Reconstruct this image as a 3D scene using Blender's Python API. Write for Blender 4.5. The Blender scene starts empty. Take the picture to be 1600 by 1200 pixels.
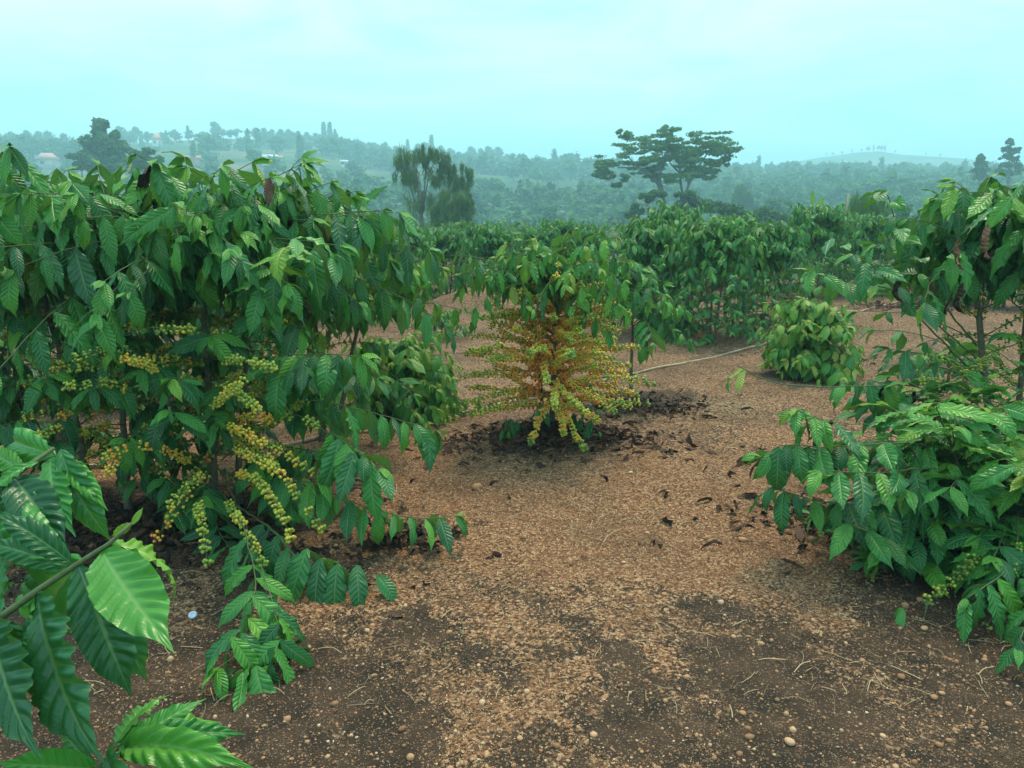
import bpy, math, random
import numpy as np
from mathutils import Matrix, Vector, Quaternion

SC = bpy.context.scene
COL = SC.collection
rng = np.random.default_rng(7)
random.seed(7)
R = math.radians

# ------------------------------------------------------------------ camera, sky, sun, exposure
F = 1186.0                      # focal length in photograph pixels (1600 wide)
PITCH = R(12.8)
CAM = np.array([0.0, 0.0, 1.6])
cd = bpy.data.cameras.new('camera'); cam = bpy.data.objects.new('camera', cd); COL.objects.link(cam)
cam.location = CAM; cam.rotation_euler = (R(90) - PITCH, 0, 0)
cd.sensor_width = 36; cd.lens = 36 * F / 1600; cd.clip_start = 0.02; cd.clip_end = 6000
SC.camera = cam

SUN_EL, SUN_AZ = 62, 20          # degrees; azimuth clockwise from +Y (ahead of the camera)
w = bpy.data.worlds.new('World'); SC.world = w; w.use_nodes = True
nt = w.node_tree; nt.nodes.clear()
out = nt.nodes.new('ShaderNodeOutputWorld'); bg = nt.nodes.new('ShaderNodeBackground')
sky = nt.nodes.new('ShaderNodeTexSky'); sky.sky_type = 'NISHITA'; sky.sun_disc = False
sky.sun_elevation = R(SUN_EL); sky.sun_rotation = R(SUN_AZ); sky.air_density = 1.0; sky.dust_density = 2.0; sky.ozone_density = 1.0
tc = nt.nodes.new('ShaderNodeTexCoord'); mp = nt.nodes.new('ShaderNodeMapping'); mp.inputs['Scale'].default_value = (1, 1, 4.5)
n1 = nt.nodes.new('ShaderNodeTexNoise'); n1.inputs['Scale'].default_value = 2.6; n1.inputs['Detail'].default_value = 7; n1.inputs['Roughness'].default_value = .58; n1.inputs['Distortion'].default_value = .6
cr = nt.nodes.new('ShaderNodeValToRGB')
cr.color_ramp.elements[0].position = .36; cr.color_ramp.elements[0].color = (.37, .72, .88, 1)
cr.color_ramp.elements[1].position = .64; cr.color_ramp.elements[1].color = (.72, .91, 1.0, 1)
mul = nt.nodes.new('ShaderNodeVectorMath'); mul.operation = 'SCALE'; mul.inputs['Scale'].default_value = 15.2
mx = nt.nodes.new('ShaderNodeMix'); mx.data_type = 'RGBA'; mx.inputs[0].default_value = .9
L = nt.links.new
L(tc.outputs['Generated'], mp.inputs[0]); L(mp.outputs[0], n1.inputs['Vector']); L(n1.outputs[0], cr.inputs[0]); L(cr.outputs[0], mul.inputs[0])
L(sky.outputs[0], mx.inputs[6]); L(mul.outputs[0], mx.inputs[7]); L(mx.outputs[2], bg.inputs[0]); L(bg.outputs[0], out.inputs[0])
bg.inputs[1].default_value = 0.1

sd = bpy.data.lights.new('sun', 'SUN'); sun = bpy.data.objects.new('sun', sd); COL.objects.link(sun)
sd.energy = 3.0; sd.angle = R(16); sd.color = (1, .83, .58)
sdir = Vector((math.sin(R(SUN_AZ)) * math.cos(R(SUN_EL)), math.cos(R(SUN_AZ)) * math.cos(R(SUN_EL)), math.sin(R(SUN_EL))))
sun.rotation_euler = sdir.to_track_quat('Z', 'Y').to_euler(); sun.location = (0, 0, 300)

SC.view_settings.view_transform = 'Standard'; SC.view_settings.look = 'None'
SC.view_settings.exposure = 0.38; SC.view_settings.gamma = 1; SC.view_settings.use_curve_mapping = False
SC.render.engine = 'CYCLES'
cy = SC.cycles
cy.max_bounces = 6; cy.diffuse_bounces = 3; cy.glossy_bounces = 2; cy.transmission_bounces = 4; cy.volume_bounces = 2; cy.transparent_max_bounces = 4
cy.use_denoising = True; cy.caustics_reflective = False; cy.caustics_refractive = False
cy.sample_clamp_indirect = 4

# ------------------------------------------------------------------ helpers: rays, noise, meshes
CP, SP = math.cos(PITCH), math.sin(PITCH)
def ray(x, y):
    a, b = (x - 800) / F, (600 - y) / F
    d = np.array([a, CP + b * SP, -SP + b * CP]); return d
def at(x, y, depth):             # a point seen at photo pixel x,y, `depth` metres ahead (along +Y)
    d = ray(x, y); return CAM + d * (depth / d[1])
def on_ground(x, y, z=0.0):
    d = ray(x, y); t = (z - CAM[2]) / d[2]; return CAM + d * t

def _h(i, j, s):
    n = (i.astype(np.int64) * 374761393 + j.astype(np.int64) * 668265263 + s * 1442695041) & 0x7fffffff
    n = ((n ^ (n >> 13)) * 1274126177) & 0x7fffffff
    return ((n ^ (n >> 16)) & 0xffff) / 65535.0
def vnoise(x, y, s=0):
    xi, yi = np.floor(x), np.floor(y); fx, fy = x - xi, y - yi
    fx = fx * fx * (3 - 2 * fx); fy = fy * fy * (3 - 2 * fy)
    return ((_h(xi, yi, s) * (1 - fx) + _h(xi + 1, yi, s) * fx) * (1 - fy) + (_h(xi, yi + 1, s) * (1 - fx) + _h(xi + 1, yi + 1, s) * fx) * fy)
def fbm(x, y, s=0, o=4):
    v = 0; a = .5; t = 0
    for k in range(o):
        v = v + a * vnoise(x, y, s + k); t += a; x = x * 2.03 + 11.3; y = y * 2.03 + 5.7; a *= .5
    return v / t
def sm(a, b, x):
    t = np.clip((x - a) / (b - a), 0, 1); return t * t * (3 - 2 * t)

def mesh(name, V, Fs, mat, uv=None, tint=None, smooth=True, attrs=None):
    V = np.asarray(V, np.float32)
    if not isinstance(Fs, (list, tuple)): Fs = [Fs]
    Fs = [np.asarray(f, np.int32) for f in Fs if len(f)]
    loops = np.concatenate([f.ravel() for f in Fs])
    cnt = np.concatenate([np.full(len(f), f.shape[1], np.int32) for f in Fs])
    st = np.zeros(len(cnt), np.int32); st[1:] = np.cumsum(cnt)[:-1]
    me = bpy.data.meshes.new(name)
    me.vertices.add(len(V)); me.vertices.foreach_set('co', V.ravel())
    me.loops.add(len(loops)); me.loops.foreach_set('vertex_index', loops)
    me.polygons.add(len(cnt)); me.polygons.foreach_set('loop_start', st)
    if smooth: me.polygons.foreach_set('use_smooth', np.ones(len(cnt), bool))
    if uv is not None:
        u = me.uv_layers.new(name='UVMap'); u.data.foreach_set('uv', np.asarray(uv, np.float32)[loops].ravel())
    if tint is not None:
        a = me.attributes.new('tint', 'FLOAT', 'POINT'); a.data.foreach_set('value', np.asarray(tint, np.float32))
    for k, v in (attrs or {}).items():
        a = me.attributes.new(k, 'FLOAT', 'POINT'); a.data.foreach_set('value', np.asarray(v, np.float32))
    me.update(calc_edges=True)
    for m in (mat if isinstance(mat, (list, tuple)) else [mat]): me.materials.append(m)
    return me

def put(name, me, parent=None, M=None, tint=None, kind=None):
    o = bpy.data.objects.new(name, me); COL.objects.link(o)
    if M is not None: o.matrix_basis = Matrix(M.tolist()) if isinstance(M, np.ndarray) else M
    if parent is not None: o.parent = parent
    o.color = (tint if tint is not None else 0, 0, 0, 1)
    if kind: o['kind'] = kind
    return o
def empty(name, loc, rz=0):
    o = bpy.data.objects.new(name, None); COL.objects.link(o); o.location = loc; o.rotation_euler = (0, 0, rz)
    o.empty_display_size = .1; return o
def tag(o, label, cat, group=None, kind=None):
    o['label'] = label; o['category'] = cat
    if group: o['group'] = group
    if kind: o['kind'] = kind
    return o
def copy_tree(o, loc, rz=0, sc=1):
    c = o.copy(); COL.objects.link(c); c.location = loc; c.rotation_euler = (0, 0, rz); c.scale = (sc, sc, sc)
    for ch in KIDS.get(o.name, []):
        d = ch.copy(); COL.objects.link(d); d.parent = c
    return c
KIDS = {}

# ------------------------------------------------------------------ materials
def newmat(name):
    m = bpy.data.materials.new(name); m.use_nodes = True; n = m.node_tree; n.nodes.clear(); return m, n
class G:                          # tiny node builder
    def __init__(s, n): s.n = n
    def node(s, t, **k):
        x = s.n.nodes.new(t)
        for a, v in k.items(): setattr(x, a, v)
        return x
    def link(s, a, b): s.n.links.new(a, b)
    def val(s, sock, v):
        if hasattr(v, 'links') or isinstance(v, bpy.types.NodeSocket): s.link(v, sock)
        else: sock.default_value = v
    def math(s, op, a, b=0.0, c=None, clamp=False):
        x = s.node('ShaderNodeMath', operation=op, use_clamp=clamp); s.val(x.inputs[0], a); s.val(x.inputs[1], b)
        if c is not None: s.val(x.inputs[2], c)
        return x.outputs[0]
    def mix(s, f, a, b, blend='MIX'):
        x = s.node('ShaderNodeMix', data_type='RGBA', blend_type=blend); s.val(x.inputs[0], f)
        s.val(x.inputs[6], a if isinstance(a, bpy.types.NodeSocket) else (*a, 1)); s.val(x.inputs[7], b if isinstance(b, bpy.types.NodeSocket) else (*b, 1)); return x.outputs[2]
    def noise(s, vec, scale, detail=3, rough=.5):
        x = s.node('ShaderNodeTexNoise'); s.link(vec, x.inputs['Vector']); x.inputs['Scale'].default_value = scale
        x.inputs['Detail'].default_value = detail; x.inputs['Roughness'].default_value = rough; return x.outputs[0]
    def ramp(s, f, pts, interp='LINEAR'):
        x = s.node('ShaderNodeValToRGB'); s.link(f, x.inputs[0]); e = x.color_ramp.elements; x.color_ramp.interpolation = interp
        while len(e) < len(pts): e.new(.5)
        for el, (p, c) in zip(e, pts): el.position = p; el.color = (*c, 1) if len(c) == 3 else c
        return x.outputs[0]
    def step(s, a, b, x):
        m = s.node('ShaderNodeMapRange', interpolation_type='SMOOTHSTEP'); s.val(m.inputs[0], x); m.inputs[1].default_value = a; m.inputs[2].default_value = b; return m.outputs[0]
    def tintv(s):
        a = s.node('ShaderNodeAttribute', attribute_name='tint'); o = s.node('ShaderNodeObjectInfo')
        c = s.node('ShaderNodeSeparateColor'); s.link(o.outputs['Color'], c.inputs[0])
        return s.math('ADD', a.outputs['Fac'], c.outputs[0]), o
    def out(s, sh):
        o = s.node('ShaderNodeOutputMaterial'); s.link(sh, o.inputs[0])
    def bsdf(s, col, rough=.6, spec=.5, normal=None):
        p = s.node('ShaderNodeBsdfPrincipled'); s.val(p.inputs['Base Color'], col if isinstance(col, bpy.types.NodeSocket) else (*col, 1))
        s.val(p.inputs['Roughness'], rough); p.inputs['Specular IOR Level'].default_value = spec
        if normal is not None: s.link(normal, p.inputs['Normal'])
        return p.outputs[0]
    def bump(s, h, strength=.5, dist=.01):
        b = s.node('ShaderNodeBump'); b.inputs['Strength'].default_value = strength; b.inputs['Distance'].default_value = dist; s.link(h, b.inputs['Height']); return b.outputs[0]

LEAF_PTS = [(0, (.010, .080, .030)), (.35, (.028, .195, .045)), (.6, (.066, .32, .042)), (.8, (.14, .42, .03)), (.93, (.30, .46, .035)), (1, (.40, .42, .06))]
def leaf_material(name, veins, bumps, rough=.38, transl=.28, pts=LEAF_PTS, spec=.5):
    m, n = newmat(name); g = G(n)
    t, oi = g.tintv()
    base = g.ramp(t, pts)
    geo = g.node('ShaderNodeNewGeometry'); tcn = g.node('ShaderNodeTexCoord')
    nz = g.noise(geo.outputs['Position'], 9, 2)
    base = g.mix(g.math('MULTIPLY', nz, .55), base, g.mix(.5, base, (.02, .05, .015)))
    sp_ = g.step(.66, .74, g.noise(geo.outputs['Position'], 34, 3, .6))
    base = g.mix(g.math('MULTIPLY', sp_, .45 if veins else 0), base, (.17, .17, .04))
    nrm = None
    if veins:
        uv = g.node('ShaderNodeUVMap'); sp = g.node('ShaderNodeSeparateXYZ'); g.link(uv.outputs[0], sp.inputs[0])
        u, v = sp.outputs[0], sp.outputs[1]
        s_ = g.math('ABSOLUTE', g.math('MULTIPLY_ADD', v, 2, -1))
        ph = g.math('FRACT', g.math('MULTIPLY', g.math('SUBTRACT', u, g.math('MULTIPLY', s_, .13)), 11))
        d = g.math('MULTIPLY', g.math('ABSOLUTE', g.math('SUBTRACT', ph, .5)), 2)
        vein = g.math('MULTIPLY', g.step(.80, 1.0, d), .35)
        mid = g.step(.10, .03, s_)
        vv = g.math('MAXIMUM', vein, g.math('MULTIPLY', mid, .8))
        base = g.mix(vv, base, g.mix(.5, base, (.30, .42, .14)))
        h = g.math('SUBTRACT', g.math('MULTIPLY', g.math('SUBTRACT', 1, g.math('POWER', d, 2.5)), g.math('MINIMUM', g.math('MULTIPLY', s_, 4), 1)), g.math('MULTIPLY', mid, .6))
        h = g.math('ADD', h, g.math('MULTIPLY', g.noise(geo.outputs['Position'], 160, 2), .25))
        nrm = g.bump(h, bumps, .006)
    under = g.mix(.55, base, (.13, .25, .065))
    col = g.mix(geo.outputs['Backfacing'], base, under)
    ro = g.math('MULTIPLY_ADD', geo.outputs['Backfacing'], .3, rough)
    p = g.bsdf(col, ro, spec, nrm)
    tr = g.node('ShaderNodeBsdfTranslucent'); g.link(g.mix(.5, col, (.12, .30, .02)), tr.inputs[0])
    if nrm is not None: g.link(nrm, tr.inputs['Normal'])
    ms = g.node('ShaderNodeMixShader'); ms.inputs[0].default_value = transl; g.link(p, ms.inputs[1]); g.link(tr.outputs[0], ms.inputs[2])
    g.out(ms.outputs[0]); return m
M_leaf = leaf_material('coffee_leaf', True, .55)
M_leafhi = leaf_material('coffee_leaf_near', True, .18, .34)
M_young = leaf_material('young_leaf', True, .4, .45, .35)
M_banana = leaf_material('banana_leaf', True, .3, .45, .4)
TREE_PTS = [(0, (.020, .075, .035)), (.5, (.045, .14, .055)), (1, (.10, .23, .08))]
M_tree = leaf_material('tree_foliage', False, 0, .6, .2, TREE_PTS, .3)
M_feather = leaf_material('feathery_foliage', False, 0, .6, .25, [(0, (.09, .13, .06)), (1, (.17, .23, .09))], .25)
M_planting = leaf_material('plantation_foliage', False, 0, .6, .25, [(0, (.05, .12, .04)), (1, (.10, .21, .06))], .3)

def simple(name, c1, c2, scale=30, rough=.8, bump=.3, bd=.004, spec=.3):
    m, n = newmat(name); g = G(n); tcn = g.node('ShaderNodeTexCoord')
    nz = g.noise(tcn.outputs['Object'], scale, 4, .6)
    p = g.bsdf(g.mix(g.step(.3, .7, nz), c1, c2), rough, spec, g.bump(nz, bump, bd)); g.out(p); return m
M_bark = simple('coffee_bark', (.10, .085, .055), (.20, .17, .11), 60)
M_twig = simple('green_twig', (.075, .11, .035), (.13, .15, .06), 80, .6)
M_treebark = simple('tree_bark', (.10, .09, .07), (.20, .18, .15), 4, .9, .6, .05)
M_hose = simple('cream_hose', (.26, .17, .095), (.50, .38, .24), 5, .6, .1)
M_cap = simple('pale_cap', (.42, .50, .58), (.55, .62, .68), 40, .5, .05)
M_stone = None

m, n = newmat('dead_leaf'); g = G(n); t, oi = g.tintv()
c = g.ramp(t, [(0, (.030, .019, .013)), (.5, (.11, .056, .033)), (1, (.30, .15, .08))])
uv = g.node('ShaderNodeUVMap'); sp = g.node('ShaderNodeSeparateXYZ'); g.link(uv.outputs[0], sp.inputs[0])
s_ = g.math('ABSOLUTE', g.math('MULTIPLY_ADD', sp.outputs[1], 2, -1))
ph = g.math('FRACT', g.math('MULTIPLY', g.math('SUBTRACT', sp.outputs[0], g.math('MULTIPLY', s_, .13)), 11))
d = g.math('MULTIPLY', g.math('ABSOLUTE', g.math('SUBTRACT', ph, .5)), 2)
g.out(g.bsdf(c, .75, .3, g.bump(g.math('SUBTRACT', 1, g.math('POWER', d, 2.0)), .6, .006))); M_dead = m

m, n = newmat('coffee_berry'); g = G(n); t, oi = g.tintv()
c = g.ramp(t, [(0, (.055, .13, .022)), (.3, (.26, .37, .04)), (.5, (.62, .54, .06)), (.7, (.95, .46, .04)), (.85, (.90, .28, .04)), (1, (.62, .12, .03))])
geo = g.node('ShaderNodeNewGeometry')
c = g.mix(g.math('MULTIPLY', g.noise(geo.outputs['Position'], 120, 2), .3), c, g.mix(.5, c, (.2, .18, .03)))
g.out(g.bsdf(c, .35, .5)); M_berry = m

m, n = newmat('pebble_and_chips'); g = G(n); t, oi = g.tintv()
c = g.ramp(t, [(0, (.07, .040, .024)), (.35, (.22, .105, .05)), (.6, (.42, .21, .10)), (.85, (.60, .38, .21)), (1, (.72, .56, .38))])
g.out(g.bsdf(c, .8, .3)); M_chip = m; M_stone = m
m, n = newmat('straw'); g = G(n); t, oi = g.tintv()
g.out(g.bsdf(g.ramp(t, [(0, (.12, .08, .045)), (1, (.48, .36, .19))]), .7, .3)); M_straw = m

# soil
m, n = newmat('soil_and_husk'); g = G(n)
geo = g.node('ShaderNodeNewGeometry'); P = geo.outputs['Position']
att = g.node('ShaderNodeAttribute', attribute_name='mulch').outputs['Fac']
grass = g.node('ShaderNodeAttribute', attribute_name='litter').outputs['Fac']
vor = g.node('ShaderNodeTexVoronoi'); g.link(P, vor.inputs['Vector']); vor.inputs['Scale'].default_value = 95
vs = g.node('ShaderNodeSeparateColor'); g.link(vor.outputs['Color'], vs.inputs[0])
vor2 = g.node('ShaderNodeTexVoronoi'); g.link(P, vor2.inputs['Vector']); vor2.inputs['Scale'].default_value = 210
vs2 = g.node('ShaderNodeSeparateColor'); g.link(vor2.outputs['Color'], vs2.inputs[0])
nf = g.noise(P, 26, 5, .65); nl = g.noise(P, 1.6, 4, .6); nm = g.noise(P, 6, 4, .6)
edge = g.math('ADD', att, g.math('MULTIPLY', g.math('SUBTRACT', nf, .5), 1.1))
mk_ = g.step(.35, .65, g.math('ADD', edge, g.math('MULTIPLY', g.math('SUBTRACT', vs.outputs[0], .5), .45)))
soil = g.mix(g.step(.3, .7, nm), (.036, .026, .017), (.092, .055, .032))
soil = g.mix(g.step(.86, .93, vs2.outputs[1]), soil, (.22, .14, .085))
husk = g.ramp(vs.outputs[0], [(0, (.09, .043, .021)), (.4, (.24, .115, .052)), (.75, (.48, .255, .120)), (1, (.70, .46, .26))])
husk = g.mix(g.math('MULTIPLY', vs2.outputs[0], .5), husk, (.24, .10, .048))
husk = g.mix(g.math('MULTIPLY', g.step(.42, .68, nl), .5), husk, (.13, .072, .038))
col = g.mix(mk_, soil, husk)
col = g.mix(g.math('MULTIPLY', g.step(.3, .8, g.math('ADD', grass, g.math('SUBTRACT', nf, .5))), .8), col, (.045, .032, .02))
h = g.math('ADD', g.math('MULTIPLY', vs.outputs[1], .5), g.math('ADD', g.math('MULTIPLY', nf, .8), g.math('MULTIPLY', vor2.outputs['Distance'], .8)))
g.out(g.bsdf(col, .9, .2, g.bump(h, .8, .012))); M_soil = m

# hillsides
m, n = newmat('hillside'); g = G(n); geo = g.node('ShaderNodeNewGeometry'); P = geo.outputs['Position']
mpn = g.node('ShaderNodeMapping'); g.link(P, mpn.inputs[0]); mpn.inputs['Scale'].default_value = (1, 2.2, 4)
n1_ = g.noise(mpn.outputs[0], .012, 4, .6); n2_ = g.noise(P, .08, 5, .65); n3_ = g.noise(P, .9, 4, .6)
c = g.mix(g.step(.35, .65, n2_), (.035, .085, .03), (.085, .15, .045))
c = g.mix(g.math('MULTIPLY', g.step(.48, .56, n1_), .9), c, g.mix(g.step(.4, .6, n2_), (.11, .15, .06), (.27, .19, .11)))
c = g.mix(g.math('MULTIPLY', n3_, .5), c, (.03, .07, .025))
g.out(g.bsdf(c, .95, .1, g.bump(n3_, .8, .6))); M_hill = m

# ------------------------------------------------------------------ terrain
def elev_table(pts, dist):
    az, z = [], []
    for x, y in pts:
        d = ray(x, y); az.append(math.atan2(d[0], d[1])); z.append(CAM[2] + dist * d[2] / math.hypot(d[0], d[1]))
    return np.array(az), np.array(z)
T1 = elev_table([(-600, 250), (-100, 238), (0, 232), (130, 236), (200, 223), (350, 218), (450, 222), (520, 227), (570, 238), (650, 246), (800, 258), (950, 263), (1100, 269), (1250, 273), (1400, 276), (1600, 279), (2100, 268)], 450)
T2 = elev_table([(-600, 262), (700, 285), (1000, 280), (1150, 266), (1220, 257), (1280, 246), (1340, 239), (1372, 236), (1410, 241), (1500, 248), (1600, 258), (2100, 282)], 800)
MOUNDS = [(-.4, 12.6, 1.6, .42), (.6, 13.2, 1.3, .38), (-1.3, 10.8, 1.2, .2), (2.6, 11.5, 1.3, .16), (5.2, 11.0, 1.6, .15), (1.2, 4.2, 1.0, .05), (.25, 5.2, .8, .06)]                        # (x, y, radius, height) of the earth under plants
def terrain(x, y):
    x = np.asarray(x, float); y = np.asarray(y, float)
    r = np.hypot(x, y); az = np.arctan2(x, y)
    z1 = np.interp(az, *T1); z2 = np.interp(az, *T2)
    low = -8.5
    a = np.clip((r - 115) / (450 - 115), 0, 1)
    rise = low + (z1 - low) * (a ** .93)
    b = sm(450, 640, r); back = z1 - 24 * b
    c2 = sm(570, 800, r); far = back + (z2 - back) * c2
    z = np.where(r < 450, rise, far)
    s = sm(24, 112, r); z = z * s
    z = z + (sm(90, 220, r)) * (fbm(x * .02, y * .02, 5) - .5) * 7 * (1 - .6 * sm(380, 450, r))
    z = z - 60 * sm(950, 1500, r)
    near = 1 - sm(30, 60, r)
    z = z + near * ((fbm(x * .45 + 3, y * .45, 21, 3) - .5) * .10 + (fbm(x * 3, y * 3, 31, 3) - .5) * .036)
    for mx_, my_, mr_, mh_ in MOUNDS: z = z + mh_ * np.exp(-((x - mx_) ** 2 + (y - my_) ** 2) / (mr_ * .6) ** 2)
    return z
def ground_z(x, y): return float(terrain(x, y))
def detail(x, y):                  # clods, only on the drawn surface
    return (fbm(x * 16, y * 16, 41, 3) - .5) * .024
def hit(x, y, r0=40, r1=1500):     # where the ray through a photo pixel meets the land
    d = ray(x, y); d = d / math.hypot(d[0], d[1])
    rr = np.geomspace(r0, r1, 3000); pts = CAM[None] + d[None] * rr[:, None]
    below = pts[:, 2] < terrain(pts[:, 0], pts[:, 1])
    i = int(np.argmax(below)) if below.any() else len(rr) - 1
    return np.array([pts[i, 0], pts[i, 1], float(terrain(pts[i, 0], pts[i, 1]))])

def mulch_mask(x, y):
    n = fbm(x * 1.5 + 7, y * 1.5, 51, 4) - .5
    far = sm(2.7, 3.6, y + n * 1.9)
    n2 = fbm(x * 2.3, y * 1.7 + 4, 61, 4)
    n3 = fbm(x * 7, y * 6 + 4, 66, 4)
    low = sm(.40, .68, .55 * n2 + .45 * n3) * .50 * sm(-1.7, -.1, x) * (1 - .8 * sm(.8, 1.6, x)) + .08
    beyond = 1 - .46 * sm(4.0, 5.4, y + n * 2)
    return np.clip(np.maximum(low, far * (.78 + .44 * n3)) * beyond, 0, 1)
PL = []                            # litter circles (x, y, r)
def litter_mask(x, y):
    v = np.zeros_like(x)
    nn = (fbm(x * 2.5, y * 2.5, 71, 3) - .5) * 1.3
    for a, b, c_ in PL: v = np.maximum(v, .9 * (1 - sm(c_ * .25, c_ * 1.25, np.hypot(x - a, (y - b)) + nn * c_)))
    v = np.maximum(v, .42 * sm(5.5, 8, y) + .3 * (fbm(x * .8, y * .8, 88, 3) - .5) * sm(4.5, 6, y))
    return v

def build_land():
    azs = np.concatenate([np.radians(np.arange(-44, 44.01, .25)), np.radians(np.arange(47, 314, 5.0))]); na = len(azs)
    rs = [0.35]
    while rs[-1] < 15: rs.append(rs[-1] * 1.0075)
    while rs[-1] < 1640: rs.append(rs[-1] * 1.02)
    rs = np.array(rs); i24 = int(np.searchsorted(rs, 26))
    A, RR = np.meshgrid(azs, rs); X = RR * np.sin(A); Y = RR * np.cos(A)
    Z = terrain(X, Y) + detail(X, Y) * (1 - sm(12, 20, RR))
    def part(i0, i1, name, mat, attrs=False, centre=False):
        x, y, z = X[i0:i1 + 1], Y[i0:i1 + 1], Z[i0:i1 + 1]; nr = x.shape[0]
        V = np.stack([x.ravel(), y.ravel(), z.ravel()], 1)
        i, j = np.meshgrid(np.arange(nr - 1), np.arange(na), indexing='ij'); j2 = (j + 1) % na
        Q = np.stack([i * na + j, i * na + j2, (i + 1) * na + j2, (i + 1) * na + j], -1).reshape(-1, 4)[:, ::-1]
        Fs = [Q]
        if centre:
            V = np.vstack([V, [[0, 0, float(terrain(0, 0.01))]]]); k = len(V) - 1; j = np.arange(na)
            Fs.append(np.stack([np.full(na, k), (j + 1) % na, j], 1))
        at_ = {'mulch': mulch_mask(V[:, 0], V[:, 1]), 'litter': litter_mask(V[:, 0], V[:, 1])} if attrs else None
        o = put(name, mesh(name, V, Fs, mat, attrs=at_)); o['kind'] = 'structure'; return o
    part(0, i24, 'ground', M_soil, True, True)
    part(i24, len(rs) - 1, 'hills', M_hill)

# ------------------------------------------------------------------ leaf shapes
def leaf_shape(nu, nv, bend, seed, width=.2, fold=.12, corr=.014, wave=.02, nveins=11, twist=0, side=0):
    r = np.random.default_rng(seed)
    t = np.linspace(0, 1, nu + 1); s = np.linspace(-1, 1, nv + 1)
    f = np.sin(np.pi * t ** .82) ** .85
    f = f * (1 - .6 * sm(.70, .95, t)) ; f[0] = .03; f[-1] = .01
    wv = width * f / f.max()
    p = r.uniform(.8, 1.4)
    th = -bend * t ** p + np.cumsum(np.r_[0, r.normal(0, .02, nu)]) * .6
    dx = np.cos(th) / nu; dz = np.sin(th) / nu
    cx = np.r_[0, np.cumsum((dx[1:] + dx[:-1]) / 2)]; cz = np.r_[0, np.cumsum((dz[1:] + dz[:-1]) / 2)]
    cyy = side * np.sin(t * np.pi * .5) ** 2
    T, S = np.meshgrid(t, s, indexing='ij'); aS = np.abs(S)
    W = wv[:, None]
    ph = nveins * (T - .13 * aS)
    c_ = corr * (1 - np.abs(np.cos(np.pi * ph)) ** 1.6) * np.minimum(aS * 2.2, 1) * (f[:, None])
    ed = wave * np.sin(2 * np.pi * (ph * .5) + r.uniform(0, 6) + S * 1.3) * aS ** 3 * f[:, None]
    ed += wave * .8 * np.sin(2 * np.pi * ph * .22 + r.uniform(0, 6) + (S > 0) * 2) * aS ** 2 * f[:, None]
    off = fold * W * aS * (1 + .4 * np.sin(5 * T + seed)) - fold * .5 * W * aS ** 3 * 2 + c_ + ed
    yy = S * W * math.cos(fold)
    tw = twist * T
    y2 = yy * np.cos(tw) - off * np.sin(tw); n2 = yy * np.sin(tw) + off * np.cos(tw)
    Th = th[:, None]
    V = np.stack([cx[:, None] - n2 * np.sin(Th), y2 + cyy[:, None], cz[:, None] + n2 * np.cos(Th)], -1).reshape(-1, 3)
    i, j = np.meshgrid(np.arange(nu), np.arange(nv), indexing='ij'); k = nv + 1
    Q = np.stack([i * k + j, (i + 1) * k + j, (i + 1) * k + j + 1, i * k + j + 1], -1).reshape(-1, 4)
    UV = np.stack([T, (S + 1) / 2], -1).reshape(-1, 2)
    return V, Q, UV
class LeafSet:
    def __init__(s, nu, nv, mat, mname='leaf', width=(.17, .22), corr=.014, wave=.022, bends=(15, 45, 75, 105), nper=3, fold=.2, seed=0, twist=.5, nv_=11):
        s.sh = []; s.bends = np.radians(bends); s.nper = nper
        r = np.random.default_rng(seed)
        for b in bends:
            for k in range(nper):
                s.sh.append(leaf_shape(nu, nv, R(b), seed + len(s.sh) * 7 + 1, r.uniform(*width), r.uniform(-.3, 1.2) * fold, corr, wave, nv_, r.uniform(-1, 1) * twist, r.uniform(-.06, .06)))
        s.me = [mesh(mname, *a[:2], mat, uv=a[2]) for a in s.sh]; s.mat = mat
    def pick(s, bend): return int(np.argmin(np.abs(s.bends - bend))) * s.nper + int(rng.integers(s.nper))
LMID = LeafSet(26, 6, M_leaf, seed=3, width=(.145, .195), corr=.020, wave=.03)
LLOW = LeafSet(7, 4, M_leaf, seed=9, width=(.145, .195), corr=0, wave=.03)
LHI = LeafSet(66, 14, M_leafhi, seed=20, corr=.034, wave=.02, bends=(10, 35, 60, 90), width=(.2, .235), fold=.35, twist=.35)
LYNG = LeafSet(10, 4, M_young, seed=33, corr=.006, wave=.03, width=(.2, .25), bends=(15, 45, 75, 105))
LDEAD = LeafSet(8, 4, M_dead, 'dead_leaf', seed=44, corr=.01, wave=.09, width=(.13, .2), fold=1.4, bends=(30, 80, 130), nper=3, twist=1.4)

def Rz(a): c, s = math.cos(a), math.sin(a); return np.array([[c, -s, 0], [s, c, 0], [0, 0, 1.]])
def Ry(a): c, s = math.cos(a), math.sin(a); return np.array([[c, 0, s], [0, 1, 0], [-s, 0, c]])
def Rx(a): c, s = math.cos(a), math.sin(a); return np.array([[1, 0, 0], [0, c, -s], [0, s, c]])
def M4(Rm, s, p):
    M = np.eye(4); M[:3, :3] = Rm * s; M[:3, 3] = p; return M
def chord_matrix(V, base, tip, up):
    c = V[-1 - (len(V) and 0)] if False else V
    e = c - np.zeros(3); L0 = np.linalg.norm(e)
    x0 = e / L0; z0 = np.array([0, 0, 1.]) ; z0 = z0 - x0 * (z0 @ x0); z0 /= np.linalg.norm(z0); y0 = np.cross(z0, x0)
    d = np.asarray(tip) - np.asarray(base); L1 = np.linalg.norm(d); x1 = d / L1
    z1 = np.asarray(up, float); z1 = z1 - x1 * (z1 @ x1); z1 /= np.linalg.norm(z1); y1 = np.cross(z1, x1)
    Rm = np.stack([x1, y1, z1], 1) @ np.stack([x0, y0, z0], 1).T
    return M4(Rm, L1 / L0, base)

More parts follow.
